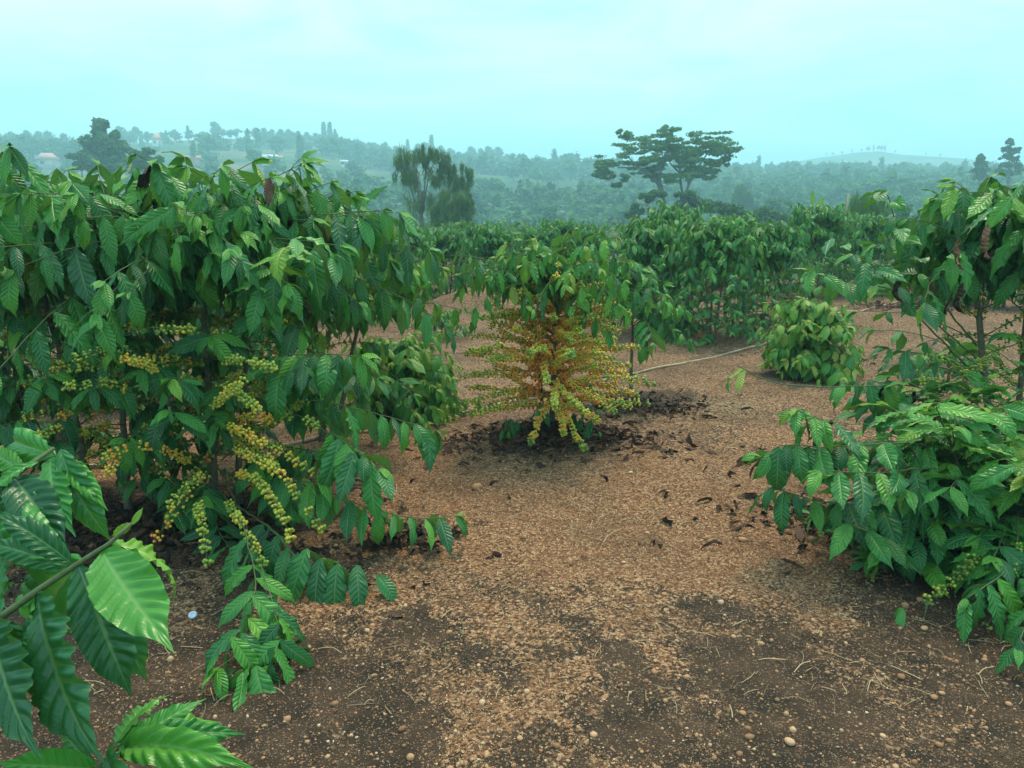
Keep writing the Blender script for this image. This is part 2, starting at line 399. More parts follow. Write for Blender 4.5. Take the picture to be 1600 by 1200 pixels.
def tube(pts, rad, sides=6):
    pts = np.asarray(pts, float); n = len(pts); rad = np.broadcast_to(rad, (n,)) if np.ndim(rad) else np.full(n, rad)
    T = np.gradient(pts, axis=0); T /= np.linalg.norm(T, axis=1)[:, None] + 1e-9
    ref = np.array([0, 0, 1.]) if abs(T[0, 2]) < .9 else np.array([1., 0, 0])
    V = []; 
    for i in range(n):
        a = np.cross(T[i], ref); a /= np.linalg.norm(a) + 1e-9; b = np.cross(T[i], a); ref = np.cross(a, T[i])
        ang = np.arange(sides) * 2 * np.pi / sides
        V.append(pts[i] + rad[i] * (np.cos(ang)[:, None] * a + np.sin(ang)[:, None] * b))
    V = np.vstack(V); i, j = np.meshgrid(np.arange(n - 1), np.arange(sides), indexing='ij'); j2 = (j + 1) % sides
    Q = np.stack([i * sides + j, i * sides + j2, (i + 1) * sides + j2, (i + 1) * sides + j], -1).reshape(-1, 4)
    V = np.vstack([V, pts[:1], pts[-1:]]); k = len(V); j = np.arange(sides); j2 = (j + 1) % sides
    T3 = np.vstack([np.stack([np.full(sides, k - 2), j2, j], 1), np.stack([np.full(sides, k - 1), (n - 1) * sides + j, (n - 1) * sides + j2], 1)])
    return V, Q, T3
def join(parts):                   # parts: list of (V, F..., ) with matching face kinds
    V, Q, T, off = [], [], [], 0
    for p in parts:
        V.append(p[0]); Q.append(p[1] + off)
        if len(p) > 2: T.append(p[2] + off)
        off += len(p[0])
    return np.vstack(V), [np.vstack(Q)] + ([np.vstack(T)] if T else [])
def batch(items, shapes):          # items: (shape index, 4x4, tint)
    Vs, Qs, Us, Ts, off = [], [], [], [], 0
    for k, M, t in items:
        V, Q = shapes[k][0], shapes[k][1]
        Vs.append(V @ M[:3, :3].T + M[:3, 3]); Qs.append(Q + off); off += len(V)
        if len(shapes[k]) > 2: Us.append(shapes[k][2])
        Ts.append(np.full(len(V), t))
    return np.vstack(Vs), np.vstack(Qs), (np.vstack(Us) if Us else None), np.concatenate(Ts)

import bmesh
def ico(sub):
    b = bmesh.new(); bmesh.ops.create_icosphere(b, subdivisions=sub, radius=1)
    V = np.array([v.co for v in b.verts]); T = np.array([[v.index for v in f.verts] for f in b.faces]); b.free(); return V, T
ICO1, ICO2, ICO3 = ico(1), ico(2), ico(3)
BERRY_ME = mesh('berry', ICO2[0] * np.array([1, 1, 1.12]), ICO2[1], M_berry)

# ------------------------------------------------------------------ coffee plants
class Plant:
    def __init__(s, loc, leafset=None, low=None):
        s.loc = np.array([loc[0], loc[1], ground_z(loc[0], loc[1])]); s.leaves = []; s.dead = []; s.berries = []; s.tubes = []; s.hi = []
        s.ls = leafset or LMID; s.low = low or LLOW
    def leaf(s, p, az, pitch, bend, roll, L_, tint, dead=False):
        e = (p, az, pitch, bend, roll, L_, tint)
        (s.dead if dead else s.leaves).append(e)
    def branch(s, pts, r0, r1=None, mat=None, sides=5):
        s.tubes.append((np.asarray(pts), np.linspace(r0, r1 if r1 is not None else r0 * .4, len(pts)), mat or M_twig, sides))
    def cluster(s, p, axis, n, tint, spread=.08, rad=.0074):
        a = axis / (np.linalg.norm(axis) + 1e-9); u = np.cross(a, [0, 0, 1.]); u /= np.linalg.norm(u) + 1e-6; v = np.cross(a, u)
        jit = rng.normal(0, rad * .5, 3)
        for k in range(n):
            ang = k * 2.399 + rng.uniform(0, .4); rr = rad * (1.5 + 1.2 * (k % 2)) ; z = ((k * .618) % 1 - .5) * rad * (3.0 - .9 * (k % 2))
            q = p + a * z + jit + (u * math.cos(ang) + v * math.sin(ang)) * rr
            s.berries.append((q, rad * rng.uniform(.82, 1.1), float(np.clip(tint + rng.normal(0, spread), 0.02, .98))))
    def spray(s, pts, leaf_t=(.5, 1), n=5, L_=.18, tint=.4, droop=60, pitch=0, berry=None, btint=.3, nb=9, r0=.004, dead=0, spread=75, step=None, tipn=2, fresh=.12, dense=False):
        pts = np.asarray(pts, float)
        seg = np.linalg.norm(np.diff(pts, axis=0), axis=1); c = np.r_[0, np.cumsum(seg)]; tot = c[-1]
        m_ = max(6, int(tot / .05)); tt = np.linspace(0, 1, m_) ** 1
        # smooth the control polyline
        xs = np.stack([np.interp(tt * tot, c, pts[:, k]) for k in range(3)], 1)
        for _ in range(3): xs[1:-1] = (xs[:-2] + xs[1:-1] * 2 + xs[2:]) / 4
        xs[1:-1] += rng.normal(0, .002, xs[1:-1].shape)
        s.branch(xs, r0, r0 * .45)
        def pos(t): return np.array([np.interp(t, tt, xs[:, k]) for k in range(3)])
        if dense: n = int(n * 1.7)
        for i in range(n):
            t = leaf_t[0] + (leaf_t[1] - leaf_t[0]) * (i / max(n - 1, 1)); p = pos(t); q = pos(min(t + .04, 1)) - pos(max(t - .04, 0))
            az = math.atan2(q[1], q[0]); pe = math.atan2(q[2], math.hypot(q[0], q[1]))
            tip = i == n - 1
            for sg in (-1, 1):
                if rng.random() < .06 and not tip: continue
                a = az + sg * R(spread * rng.uniform(.75, 1.2) * (.55 if tip else 1))
                b = R(max(5, droop + rng.normal(0, 28)))
                pt = R(pitch + rng.normal(0, 12)) + pe * .35
                LL = L_ * min(1.2, max(.45, rng.normal(.92, .2))) * (.8 if tip else 1)
                tn = float(np.clip(tint + rng.normal(0, .17) + (fresh if tip else 0), .02, .97))
                s.leaf(p, a, pt, b, rng.normal(0, .35) + sg * .15, LL, tn, dead=rng.random() < dead)
            if tip and tipn and rng.random() < .9:
                for k in range(tipn): s.leaf(p, az + R(rng.uniform(-35, 35)), pe * .4 + R(rng.uniform(-25, 22)), R(rng.uniform(30, 80)), rng.normal(0, .5), L_ * rng.uniform(.3, .55), float(np.clip(tint + .3, 0, .95)))
        if berry:
            b0, b1 = berry; st = step or .03; k = int((b1 - b0) * tot / st) + 1
            for i in range(k):
                t = b0 + (b1 - b0) * (i + .5 + rng.uniform(-.25, .25)) / k; p = pos(t); q = pos(min(t + .05, 1)) - pos(max(t - .05, 0))
                if rng.random() < .93: s.cluster(p, q, max(3, int(nb * rng.uniform(.45, 1.25))), float(np.clip((btint(p) if callable(btint) else btint) + rng.normal(0, .08), 0, 1)))
    def stem(s, pts, r0, r1, mat=None):
        pts = np.asarray(pts, float); n = 14; t = np.linspace(0, 1, n); c = np.linspace(0, 1, len(pts))
        xs = np.stack([np.interp(t, c, pts[:, k]) for k in range(3)], 1)
        for _ in range(3): xs[1:-1] = (xs[:-2] + xs[1:-1] * 2 + xs[2:]) / 4
        xs[1:] += rng.normal(0, .004, xs[1:].shape); xs[0, 2] -= .06
        rr = np.linspace(r0, r1, n); rr[0] *= 1.35
        s.tubes.append((xs, rr, mat or M_bark, 9)); s.tubes[-1] += ('trunk',); return xs
    def auto(s, xs, hs, nb, Lf, pitchf, leaff, droopf, berryf=None, tintf=None, Ls=.19, npairs=5, az0=0, dead=0, leafdroop=65, nbz=9, btint=.3, azlim=None, leafpitch=0, bstep=.04):
        """branches along stem points xs between heights hs (above plant base); profiles are functions of u in 0..1"""
        zz = xs[:, 2] - s.loc[2]
        for k in range(nb):
            u = (k + rng.uniform(.1, .9)) / nb; hgt = hs[0] + (hs[1] - hs[0]) * u
            p0 = np.array([np.interp(hgt, zz, xs[:, c]) for c in range(3)])
            az = az0 + k * 2.399 + rng.uniform(-.3, .3)
            if azlim: az = azlim[0] + (azlim[1] - azlim[0]) * ((k * .618 + rng.uniform(0, .1)) % 1)
            Lb = Lf(u) * rng.uniform(.8, 1.15); e = R(pitchf(u) + rng.normal(0, 10)); dr = droopf(u) * rng.uniform(.7, 1.3)
            t = np.linspace(0, 1, 10)
            d = np.array([math.cos(az), math.sin(az)]); wob = rng.normal(0, .14)
            pts = np.stack([p0[0] + Lb * t * math.cos(e) * d[0] - d[1] * wob * t ** 2, p0[1] + Lb * t * math.cos(e) * d[1] + d[0] * wob * t ** 2, p0[2] + Lb * (t * math.sin(e) - dr * t ** 2)], 1)
            gz = s.loc[2] + .04; pts[:, 2] = np.maximum(pts[:, 2], gz + rng.uniform(0, .05))
            lf = leaff(u); b = None
            if berryf and rng.random() < berryf(u): b = (.12, max(lf + .05, .3) if lf < 1 else .95)
            tt_ = tintf(u) if tintf else .4
            s.spray(pts, (min(lf, 1), 1), npairs if lf < 1 else 0, Ls, tt_, leafdroop, leafpitch, b, btint, nbz, .004, dead or .012, step=bstep)
    def build(s, label, nleaf=300, nberry=0, group=None, hi=False, name='coffee_plant', nbranch=300, kidlist=True, tw=1):
        root = empty(name, s.loc); tag(root, label, 'coffee plant', group)
        kids = []; loc = s.loc
        tr = [t for t in s.tubes if len(t) == 5]; br = [t for t in s.tubes if len(t) == 4]
        for t in tr:
            V, Q, T3 = tube(t[0] - loc, t[1], t[3]); kids.append(put('trunk', mesh('trunk', V, [Q, T3], t[2]), root))
        br.sort(key=lambda t: np.linalg.norm(t[0].mean(0) - CAM))
        for t in br[:nbranch]:
            V, Q, T3 = tube(t[0] - loc, t[1], t[3]); kids.append(put('branch', mesh('branch', V, [Q, T3], t[2]), root))
        if br[nbranch:]:
            V, Fs = join([tube(t[0] - loc, t[1], 4) for t in br[nbranch:]]); kids.append(put('twigs', mesh('twigs', V, Fs, M_twig), root, kind='stuff'))
        for lst, LSp, LSb, nm in ((s.leaves, s.ls, s.low, 'leaf'), (s.dead, LDEAD, LDEAD, 'dead_leaf')):
            lst.sort(key=lambda e: np.linalg.norm(e[0] - CAM) / e[5] if nleaf else 0)
            rest = []
            for i, (p, az, pitch, bend, roll, L_, tint) in enumerate(lst):
                Rm = Rz(az) @ Ry(-pitch) @ Rx(roll); M = M4(Rm, L_, p - loc)
                # keep tips above ground
                tipz = (p + Rm @ np.array([L_ * .8, 0, -L_ * .45 * math.sin(bend)]))[2]
                gz = loc[2] + .01
                if tipz < gz: M[2, 3] += min(gz - tipz, .12)
                if i < nleaf: kids.append(put(nm, LSp.me[LSp.pick(bend)], root, M, tint))
                else: rest.append((LSb.pick(bend), M, tint))
            if rest:
                V, Q, U, T = batch(rest, LSb.sh); kids.append(put('foliage' if nm == 'leaf' else 'dead_leaves', mesh('foliage', V, Q, LSb.mat, U, T), root, kind='stuff'))
        s.berries.sort(key=lambda b: np.linalg.norm(b[0] - CAM))
        for q, r_, t in s.berries[:nberry]: kids.append(put('berry', BERRY_ME, root, M4(np.eye(3), r_, q - loc), t))
        if s.berries[nberry:]:
            I = ICO1 if np.linalg.norm(loc - CAM) > 4.6 else ICO2
            V = np.vstack([I[0] * r_ + (q - loc) for q, r_, t in s.berries[nberry:]]); nbv = len(I[0])
            T3 = np.vstack([I[1] + k * nbv for k in range(len(s.berries) - nberry)])
            kids.append(put('berries', mesh('berries', V, T3, M_berry, tint=np.repeat([b[2] for b in s.berries[nberry:]], nbv)), root, kind='stuff'))
        KIDS[root.name] = kids
        return root

# ------------------------------------------------------------------ the land
GP = {k: on_ground(*v) for k, v in dict(a1=(338, 800), a2=(150, 795), a3=(-60, 770), a4=(505, 690), young1=(628, 640), centre=(862, 690),
      centre_b=(985, 622), young2=(1262, 592), right=(1560, 765), rlow=(1530, 880)).items()}
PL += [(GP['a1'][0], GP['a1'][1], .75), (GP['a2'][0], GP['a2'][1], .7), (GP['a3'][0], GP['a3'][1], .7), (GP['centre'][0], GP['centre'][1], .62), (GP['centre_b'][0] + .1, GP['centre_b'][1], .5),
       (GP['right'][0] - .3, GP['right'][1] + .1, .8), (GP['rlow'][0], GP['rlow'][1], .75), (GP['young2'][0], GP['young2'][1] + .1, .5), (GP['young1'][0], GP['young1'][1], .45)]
build_land()

# ------------------------------------------------------------------ coffee plants near the camera
def curve(*p): return lambda u: float(np.interp(u, [q[0] for q in p], [q[1] for q in p]))
def btint_mix(mean, sd=.12): return lambda p: float(np.clip(mean + rng.normal(0, sd), 0, 1))

def canopy_plant(key, H, label, stems, nb_top, nb_low, Rt, nleaf=300, nberry=0, Ls=.21, extra=None, loc=None, berries=.6, tint=.33, tl=.42, low0=.25, lowL=.6, group=None, npairs=5, hcan=.78, bt=.38, name='coffee_plant', leafdroop=70, lowleaf=.7):
    P = Plant(GP[key] if loc is None else loc)
    for k, (ox, oy, tx, ty, hh) in enumerate(stems):
        b = P.loc + np.array([ox, oy, 0]); xs = P.stem([b, b + [tx * .25, ty * .25, hh * .35], b + [tx * .6, ty * .6, hh * .7], b + [tx, ty, hh]], .026 if k == 0 else .02, .007)
        ns = len(stems)
        P.auto(xs, (H * hcan, hh), nb_top // ns, curve((0, Rt), (.6, Rt * .8), (1, Rt * .5)), curve((0, 22), (1, 44)), curve((0, .38), (1, .15)), curve((0, .36), (1, .3)), None, lambda u: tint + .2 * u, Ls, npairs, az0=k * 1.3, leafdroop=leafdroop, leafpitch=-52)
        P.auto(xs, (low0, H * hcan * .80), nb_low // ns, curve((0, lowL * .8), (.5, lowL), (1, lowL)), curve((0, 2), (1, 25)), curve((0, lowleaf), (1, lowleaf)), curve((0, .22), (1, .35)), curve((0, berries * .8), (.5, berries), (1, berries)), lambda u: tl, Ls * .8, 5, az0=k, leafdroop=50, nbz=10, btint=btint_mix(bt, .16), leafpitch=-30)
    if extra: extra(P)
    return P.build(label, nleaf, nberry, group, name=name)

def ex_a1(P):
    z = lambda x, y, d: at(x, y, d)
    S = P.spray
    S([z(330, 640, 3.85), z(300, 600, 3.4), z(265, 592, 3.15)], (.75, 1), 3, .22, .5, 75, -25, tipn=3, dense=True)
    S([z(335, 690, 3.8), z(300, 660, 3.4), z(262, 640, 3.1)], (.8, 1), 3, .22, .38, 70, -35, tipn=2, berry=(.1, .7), btint=.35, dense=True)
    S([z(340, 620, 3.8), z(420, 560, 3.6), z(480, 552, 3.5), z(560, 556, 3.45)], (.5, 1), 6, .25, .5, 80, -35, tipn=2, dense=True)
    S([z(340, 660, 3.8), z(430, 585, 3.5), z(475, 572, 3.4)], (.8, 1), 2, .23, .38, 75, -30, berry=(.1, .7), btint=.3, dense=True)
    S([z(345, 600, 3.85), z(420, 480, 3.6), z(440, 385, 3.35), z(462, 372, 3.3)], (.7, 1), 3, .24, .78, 75, -10, dense=True)
    S([z(340, 700, 3.8), z(450, 640, 3.5), z(540, 690, 3.35), z(592, 732, 3.3)], (.72, 1), 5, .25, .5, 60, -25, berry=(.2, .72), btint=.34, nb=13, step=.048, dense=True)
    S([z(340, 760, 3.8), z(470, 745, 3.4), z(560, 790, 3.3), z(640, 812, 3.3), z(712, 806, 3.35)], (.42, 1), 8, .2, .5, 60, -30, r0=.0035, dense=True)
    S([z(345, 720, 3.8), z(480, 620, 3.6), z(600, 650, 3.7), z(680, 672, 3.8)], (.6, 1), 6, .21, .48, 70, -40, berry=(.25, .5), btint=.3, dense=True)
    S([z(340, 770, 3.8), z(430, 830, 3.1), z(500, 920, 2.95), z(560, 922, 2.95), z(590, 925, 2.95)], (.5, 1), 6, .25, .36, 60, -35, r0=.005, dense=True)
    S([z(345, 740, 3.7), z(400, 742, 3.25), z(440, 800, 3.1), z(458, 850, 3.05)], (1, 1), 0, .2, .4, berry=(.35, 1), btint=.47, nb=17, step=.044, r0=.005)
    S([z(345, 700, 3.7), z(430, 720, 3.3), z(470, 780, 3.2), z(508, 832, 3.15)], (1, 1), 0, .2, .4, berry=(.45, 1), btint=.5, nb=14, step=.046, r0=.004)
    S([z(330, 780, 3.7), z(310, 790, 3.2), z(318, 835, 3.0), z(325, 885, 2.95)], (1, 1), 0, .2, .4, berry=(.5, 1), btint=.42, nb=12, step=.046, r0=.004)
    S([z(340, 760, 3.7), z(380, 820, 3.0), z(400, 900, 2.75), z(398, 935, 2.6), z(375, 1030, 2.4), z(342, 1042, 2.3)], (.55, 1), 6, .235, .5, 55, -40, berry=(.25, .48), btint=.38, nb=10, step=.048, r0=.004, dense=True)
    S([z(350, 740, 3.7), z(400, 860, 2.9), z(432, 960, 2.55), z(447, 1040, 2.4), z(425, 1085, 2.35)], (.8, 1), 4, .2, .48, 55, -35, berry=(.4, .62), btint=.44, nb=9, step=.048, r0=.0035, dense=True)
    S([z(420, 1080, 2.35), z(400, 1088, 2.33), z(372, 1095, 2.3)], (.1, 1), 3, .19, .5, 60, -45, r0=.002, dense=True)
    S([z(330, 800, 3.7), z(350, 850, 3.3), z(400, 880, 3.15)], (.3, 1), 5, .2, .2, 50, -20, dense=True)
    S([z(345, 690, 3.8), z(420, 690, 3.4), z(480, 730, 3.3), z(520, 760, 3.3)], (.9, 1), 1, .2, .4, berry=(.15, .9), btint=.5, nb=13, step=.048, dense=True)
    S([z(345, 590, 3.8), z(400, 585, 3.6), z(440, 600, 3.5)], (1, 1), 0, .2, .4, berry=(.1, 1), btint=.42, nb=14, step=.046)
    S([z(325, 590, 3.8), z(270, 600, 3.5), z(190, 607, 3.4)], (1, 1), 0, .2, .4, berry=(.1, 1), btint=.42, nb=14, step=.046)
    S([z(325, 560, 3.8), z(240, 560, 3.5), z(140, 575, 3.45)], (1, 1), 0, .2, .4, berry=(.3, 1), btint=.5, nb=12, step=.042)
    S([z(335, 700, 3.8), z(390, 640, 3.5), z(430, 660, 3.45)], (1, 1), 0, .2, .4, berry=(.2, 1), btint=.62, nb=10, step=.042)
    S([z(330, 740, 3.8), z(260, 700, 3.4), z(190, 690, 3.3), z(160, 720, 3.2)], (1, 1), 0, .2, .4, berry=(.3, 1), btint=.62, nb=8, step=.035)
    for (x0, y0), (x1, y1), bt_, nb_ in (((200, 560), (20, 598), .3, 10), ((215, 545), (110, 560), .3, 9), ((250, 580), (190, 560), .66, 11), ((210, 600), (95, 604), .36, 11), ((330, 520), (232, 512), .42, 10), ((120, 660), (15, 700), .5, 9), ((330, 640), (380, 592), .55, 10),
                                        ((335, 560), (430, 575), .4, 12), ((190, 700), (165, 745), .8, 7), ((350, 660), (420, 700), .74, 10), ((360, 700), (440, 740), .6, 11), ((330, 735), (262, 790), .4, 9), ((345, 600), (405, 640), .5, 11), ((300, 760), (240, 850), .78, 6)):
        S([z(x0, y0, 3.5), z((x0 + x1) / 2, (y0 + y1) / 2 - 4, 3.25), z(x1, y1, 3.1)], (1, 1), 0, .2, .4, berry=(.15, 1), btint=bt_ * .82, nb=nb_ - 1, step=.042, r0=.003)
canopy_plant('a1', 1.68, 'large left coffee tree with upright trunk, drooping canopy and long strings of yellow green berries', [(0, 0, .04, .03, 1.57), (.07, .12, .22, .15, 1.53)], 124, 44, .95, 300, 300, .245, ex_a1, berries=1, tl=.42, bt=.32, lowleaf=.78, leafdroop=42, npairs=6)
canopy_plant('a2', 1.66, 'coffee tree at left edge leaning towards the tall upright trunk, hung with orange berries', [(0, 0, -.25, .1, 1.6), (.2, -.05, .1, .1, 1.57)], 104, 46, .92, 300, 120, .245, berries=1, bt=.42, tl=.4, lowleaf=.78, leafdroop=42, npairs=6)
canopy_plant('a3', 1.64, 'coffee tree cut off by the left edge of the picture', [(0, 0, .1, .1, 1.6)], 72, 34, .95, 220, 0, .24, lowleaf=.6, leafdroop=45, berries=.4, tl=.35)
canopy_plant('a4', 1.42, 'coffee tree with arching right side behind the large left one', [(0, 0, -.05, .1, 1.4), (.1, 0, .3, 0, 1.15)], 80, 8, .74, 300, 0, .2, berries=.3, tint=.55, hcan=.62, low0=.4, leafdroop=45)

def dome_bush(P, H, Rb, nb, Ls, tint, ls=None):
    xs = P.stem([P.loc, P.loc + [0, 0, H * .4], P.loc + [0, .02, H * .85]], .014, .005)
    P.auto(xs, (.08, H * .85), nb, curve((0, Rb), (.5, Rb * .95), (1, Rb * .35)), curve((0, 12), (.5, 35), (1, 66)), curve((0, .35), (1, .1)), curve((0, .3), (1, .3)), None, lambda u: tint + .14 * u, Ls, 6, leafdroop=40, leafpitch=-42)
P = Plant(GP['young1']); P.ls = LYNG; dome_bush(P, .56, .6, 90, .175, .66); P.build('low bright green young coffee bush beside the hose, left of centre', 300, name='young_coffee_plant')
P = Plant(GP['young2']); P.ls = LYNG; dome_bush(P, .80, .46, 92, .165, .72)
P.spray([P.loc + [-.1, 0, .45], P.loc + [-.35, -.1, .55], P.loc + [-.5, -.1, .5]], (.6, 1), 3, .17, .75, 60, -20)
P.build('rounded young coffee bush with light green leaves standing on bare soil right of centre', 300, name='young_coffee_plant')

# centre bush thick with berries
P = Plant(GP['centre']); H = 1.28
xs = P.stem([P.loc, P.loc + [0.01, 0, .5], P.loc + [.02, 0, .9], P.loc + [.04, .02, H - .09]], .024, .007)
xs2 = P.stem([P.loc + [-.05, .06, 0], P.loc + [-.09, .08, .5], P.loc + [-.17, .1, .9], P.loc + [-.2, .1, 1.1]], .015, .006)
for X_, n_, k_ in ((xs, 52, 0), (xs2, 26, 1)):
    P.auto(X_, (H * .72, H - .1 if k_ == 0 else 1.1), n_, curve((0, .84), (.6, .68), (1, .34)), curve((0, 36), (1, 52)), curve((0, .35), (1, .12)), curve((0, .62), (1, .4)), None, lambda u: .50 + .2 * u, .15, 6, az0=k_, leafdroop=40, leafpitch=-55)
def cb(p):
    r_ = math.hypot(p[0] - P.loc[0], p[1] - P.loc[1]); h = p[2] - P.loc[2]
    return float(np.clip(.84 - .72 * r_ - .5 * max(0, h - .62) + rng.normal(0, .1), .08, .95))
P.auto(xs, (.17, .98), 118, curve((0, .62), (.2, .74), (.5, .58), (.8, .48), (1, .40)), curve((0, 8), (.5, 20), (1, 34)), curve((0, 1), (1, 1)), curve((0, .2), (1, .15)), curve((0, 1), (1, 1)), None, .15, 0, az0=.5, nbz=12, btint=cb, bstep=.030)
P.berries = [(q, b * 1.18, t) for q, b, t in P.berries]
for px in ((905, 655), (930, 640), (840, 640), (795, 700), (935, 700), (785, 690), (880, 660)):
    q = at(px[0], px[1], P.loc[1] - .2); P.spray([xs[2] if px[1] < 680 else xs[1], (xs[2] + q) / 2 + [0, 0, .05], q], (.8, 1), 2, .16, .3, 50, -45, r0=.003, tipn=1)
P.spray([xs[7], at(895, 520, P.loc[1] - .3), at(903, 462, P.loc[1] - .35)], (.9, 1), 2, .22, .5, 90, -40, tipn=1)
P.build('small centre coffee tree covered in orange and yellow berries below an umbrella of leaves', 300, 300, name='coffee_plant')
# its neighbour behind, with leaves trailing to the right
P = Plant(GP['centre_b']); xs = P.stem([P.loc, P.loc + [0, 0, .5], P.loc + [-.05, 0, 1.05]], .018, .006)
P.auto(xs, (.6, 1.1), 26, curve((0, .6), (1, .3)), curve((0, 40), (1, 60)), curve((0, .35), (1, .15)), curve((0, .65), (1, .4)), None, lambda u: .5, .18, 5, leafdroop=75, leafpitch=-20)
for px in ((1035, 500), (1075, 545), (1010, 560), (990, 500), (1050, 530)):
    q = at(px[0], px[1] - 15, P.loc[1] - .15); P.spray([xs[7], (xs[8] + q) / 2 + [0, 0, .12], q], (.5, 1), 5, .18, .42, 70, -30)
P.build('slender coffee tree just behind the berry laden one, its leafy branches trailing to the right', 260)

# right-hand tree with long bare arching branches
P = Plant(GP['right']); bx = P.loc; yb = bx[1]
xs = P.stem([bx, at(1545, 640, yb), at(1528, 500, yb + .02), at(1522, 400, yb + .05), at(1540, 300, yb + .08)], .026, .008)
xs2 = P.stem([bx + [.12, .1, 0], at(1600, 560, yb + .1), at(1610, 400, yb + .1), at(1640, 290, yb)], .02, .007)
for X_, n_ in ((xs, 22), (xs2, 22)):
    P.auto(X_, (1.2, 1.63), int(n_ * 1.6), curve((0, .75), (.5, .55), (1, .25)), curve((0, 30), (1, 60)), curve((0, .35), (1, .15)), curve((0, .45), (1, .3)), None, lambda u: 36 * .01 + .15 * u, .25, 5, leafdroop=42, leafpitch=-48, dead=.03)
    P.auto(X_, (.4, 1.1), 14, curve((0, .7), (1, .7)), curve((0, 15), (1, 35)), curve((0, .8), (1, .75)), curve((0, .25), (1, .35)), curve((0, .8), (1, .6)), lambda u: .42, .18, 2, leafdroop=60, nbz=8, btint=btint_mix(.26, .1), leafpitch=-15)
A = at
def S(*a, **k): P.spray(*a, **k)
S([A(1528, 590, yb), A(1440, 500, yb - .2), A(1380, 430, yb - .3), A(1300, 372, yb - .35)], (.6, 1), 5, .2, .45, 65, -15, r0=.006, dense=True)
S([A(1526, 540, yb), A(1430, 420, yb - .1), A(1400, 350, yb - .1), A(1385, 300, yb - .1)], (.55, 1), 5, .22, .42, 80, -15, r0=.006, dense=True)
S([A(1525, 560, yb), A(1400, 450, yb - .3), A(1320, 440, yb - .3), A(1270, 425, yb - .35)], (.72, 1), 4, .2, .6, 70, -25, r0=.005, dense=True)
S([A(1540, 640, yb), A(1420, 600, yb - .5), A(1290, 606, yb - .8), A(1200, 598, yb - .9), A(1152, 572, yb - .95)], (.98, 1), 1, .2, .82, 85, -35, r0=.005, tipn=0)
S([A(1535, 610, yb), A(1450, 595, yb - .4), A(1380, 600, yb - .5), A(1345, 590, yb - .6), A(1318, 600, yb - .6)], (.7, 1), 4, .22, .5, 75, -30, berry=(.15, .6), btint=.4, nb=11, dense=True)
S([A(1545, 670, yb), A(1450, 640, yb - .6), A(1350, 665, yb - .9), A(1275, 655, yb - .95), A(1245, 640, yb - 1.0)], (.88, 1), 3, .2, .62, 75, -30, berry=(.2, .72), btint=.22, nb=8, dead=.25, dense=True)
S([A(1540, 600, yb), A(1480, 560, yb - .3), A(1410, 548, yb - .4), A(1390, 545, yb - .4)], (.8, 1), 2, .18, .5, 60, -20, berry=(.2, .8), btint=.25, nb=10, dense=True)
for px, L_ in (((1382, 600), .2), ((1430, 610), .17), ((1280, 665), .17), ((1405, 430), .16), ((1505, 440), .2), ((1490, 455), .16), ((1545, 350), .2), ((1500, 370), .2)):
    P.leaf(A(px[0], px[1], yb - .45), rng.uniform(2.6, 3.9), R(-70), R(60), rng.uniform(-1, 1), L_, .15 if px[1] > 380 else .9, True)
P.build('tall coffee tree at right with pale straight trunk and long bare arching branches', 300, 150)

# low dense plant bottom right
P = Plant(GP['rlow']); yb = P.loc[1]
for k, (tx, ty) in enumerate(((-.25, -.05), (.2, .1), (.55, -.1), (0, .3))):
    X_ = P.stem([P.loc + [.05 * k, .05 * k, 0], P.loc + [tx * .4, ty * .4, .3], P.loc + [tx, ty, .62]], .016, .006)
    P.auto(X_, (.1, .62), 27, curve((0, .62), (1, .42)), curve((0, 12), (1, 50)), curve((0, .35), (1, .2)), curve((0, .3), (1, .3)), curve((0, .35), (1, .1)), lambda u: .44 + .2 * u, .21, 5, leafdroop=45, leafpitch=-8, btint=btint_mix(.25, .12), az0=k)
S([A(1560, 720, yb), A(1420, 690, yb), A(1290, 700, yb), A(1215, 690, yb), A(1190, 715, yb)], (.3, 1), 10, .22, .42, 65, -25, r0=.005, dead=.08, dense=True)
S([A(1560, 760, yb), A(1430, 780, yb - .05), A(1340, 790, yb - .05), A(1250, 780, yb), A(1210, 760, yb)], (.25, 1), 10, .22, .35, 60, -25, r0=.006, dense=True)
S([A(1590, 800, yb - .2), A(1590, 880, yb - .45), A(1570, 930, yb - .55), A(1540, 985, yb - .6)], (1, 1), 0, .2, .3, berry=(.3, 1), btint=.27, nb=15, step=.044)
S([A(1560, 830, yb - .2), A(1520, 880, yb - .4), A(1480, 915, yb - .45), A(1445, 942, yb - .5)], (1, 1), 0, .2, .3, berry=(.3, 1), btint=.27, nb=14, step=.044)
S([A(1450, 940, yb - .5), A(1440, 990, yb - .52), A(1425, 1010, yb - .53), A(1400, 990, yb - .55)], (.9, 1), 1, .13, .75, 60, -50, r0=.003, tipn=0, dense=True)
S([A(1540, 985, yb - .6), A(1545, 1050, yb - .8), A(1582, 1115, yb - .9), A(1600, 1108, yb - .9)], (.85, 1), 3, .17, .7, 70, -50, r0=.003, tipn=1, dense=True)
S([A(1600, 880, yb - .4), A(1560, 900, yb - .6), A(1510, 935, yb - .65)], (.5, 1), 3, .19, .35, 60, -40, dense=True)
S([A(1640, 930, yb - .5), A(1610, 960, yb - .8), A(1590, 1010, yb - .9)], (.4, 1), 3, .19, .3, 60, -40, dead=.2, dense=True)
P.leaf(A(1420, 1010, yb - .52), 3.6, R(-80), R(30), .4, .14, .3, True); P.leaf(A(1430, 1012, yb - .52), 3.3, R(-75), R(50), -.6, .15, .35, True)
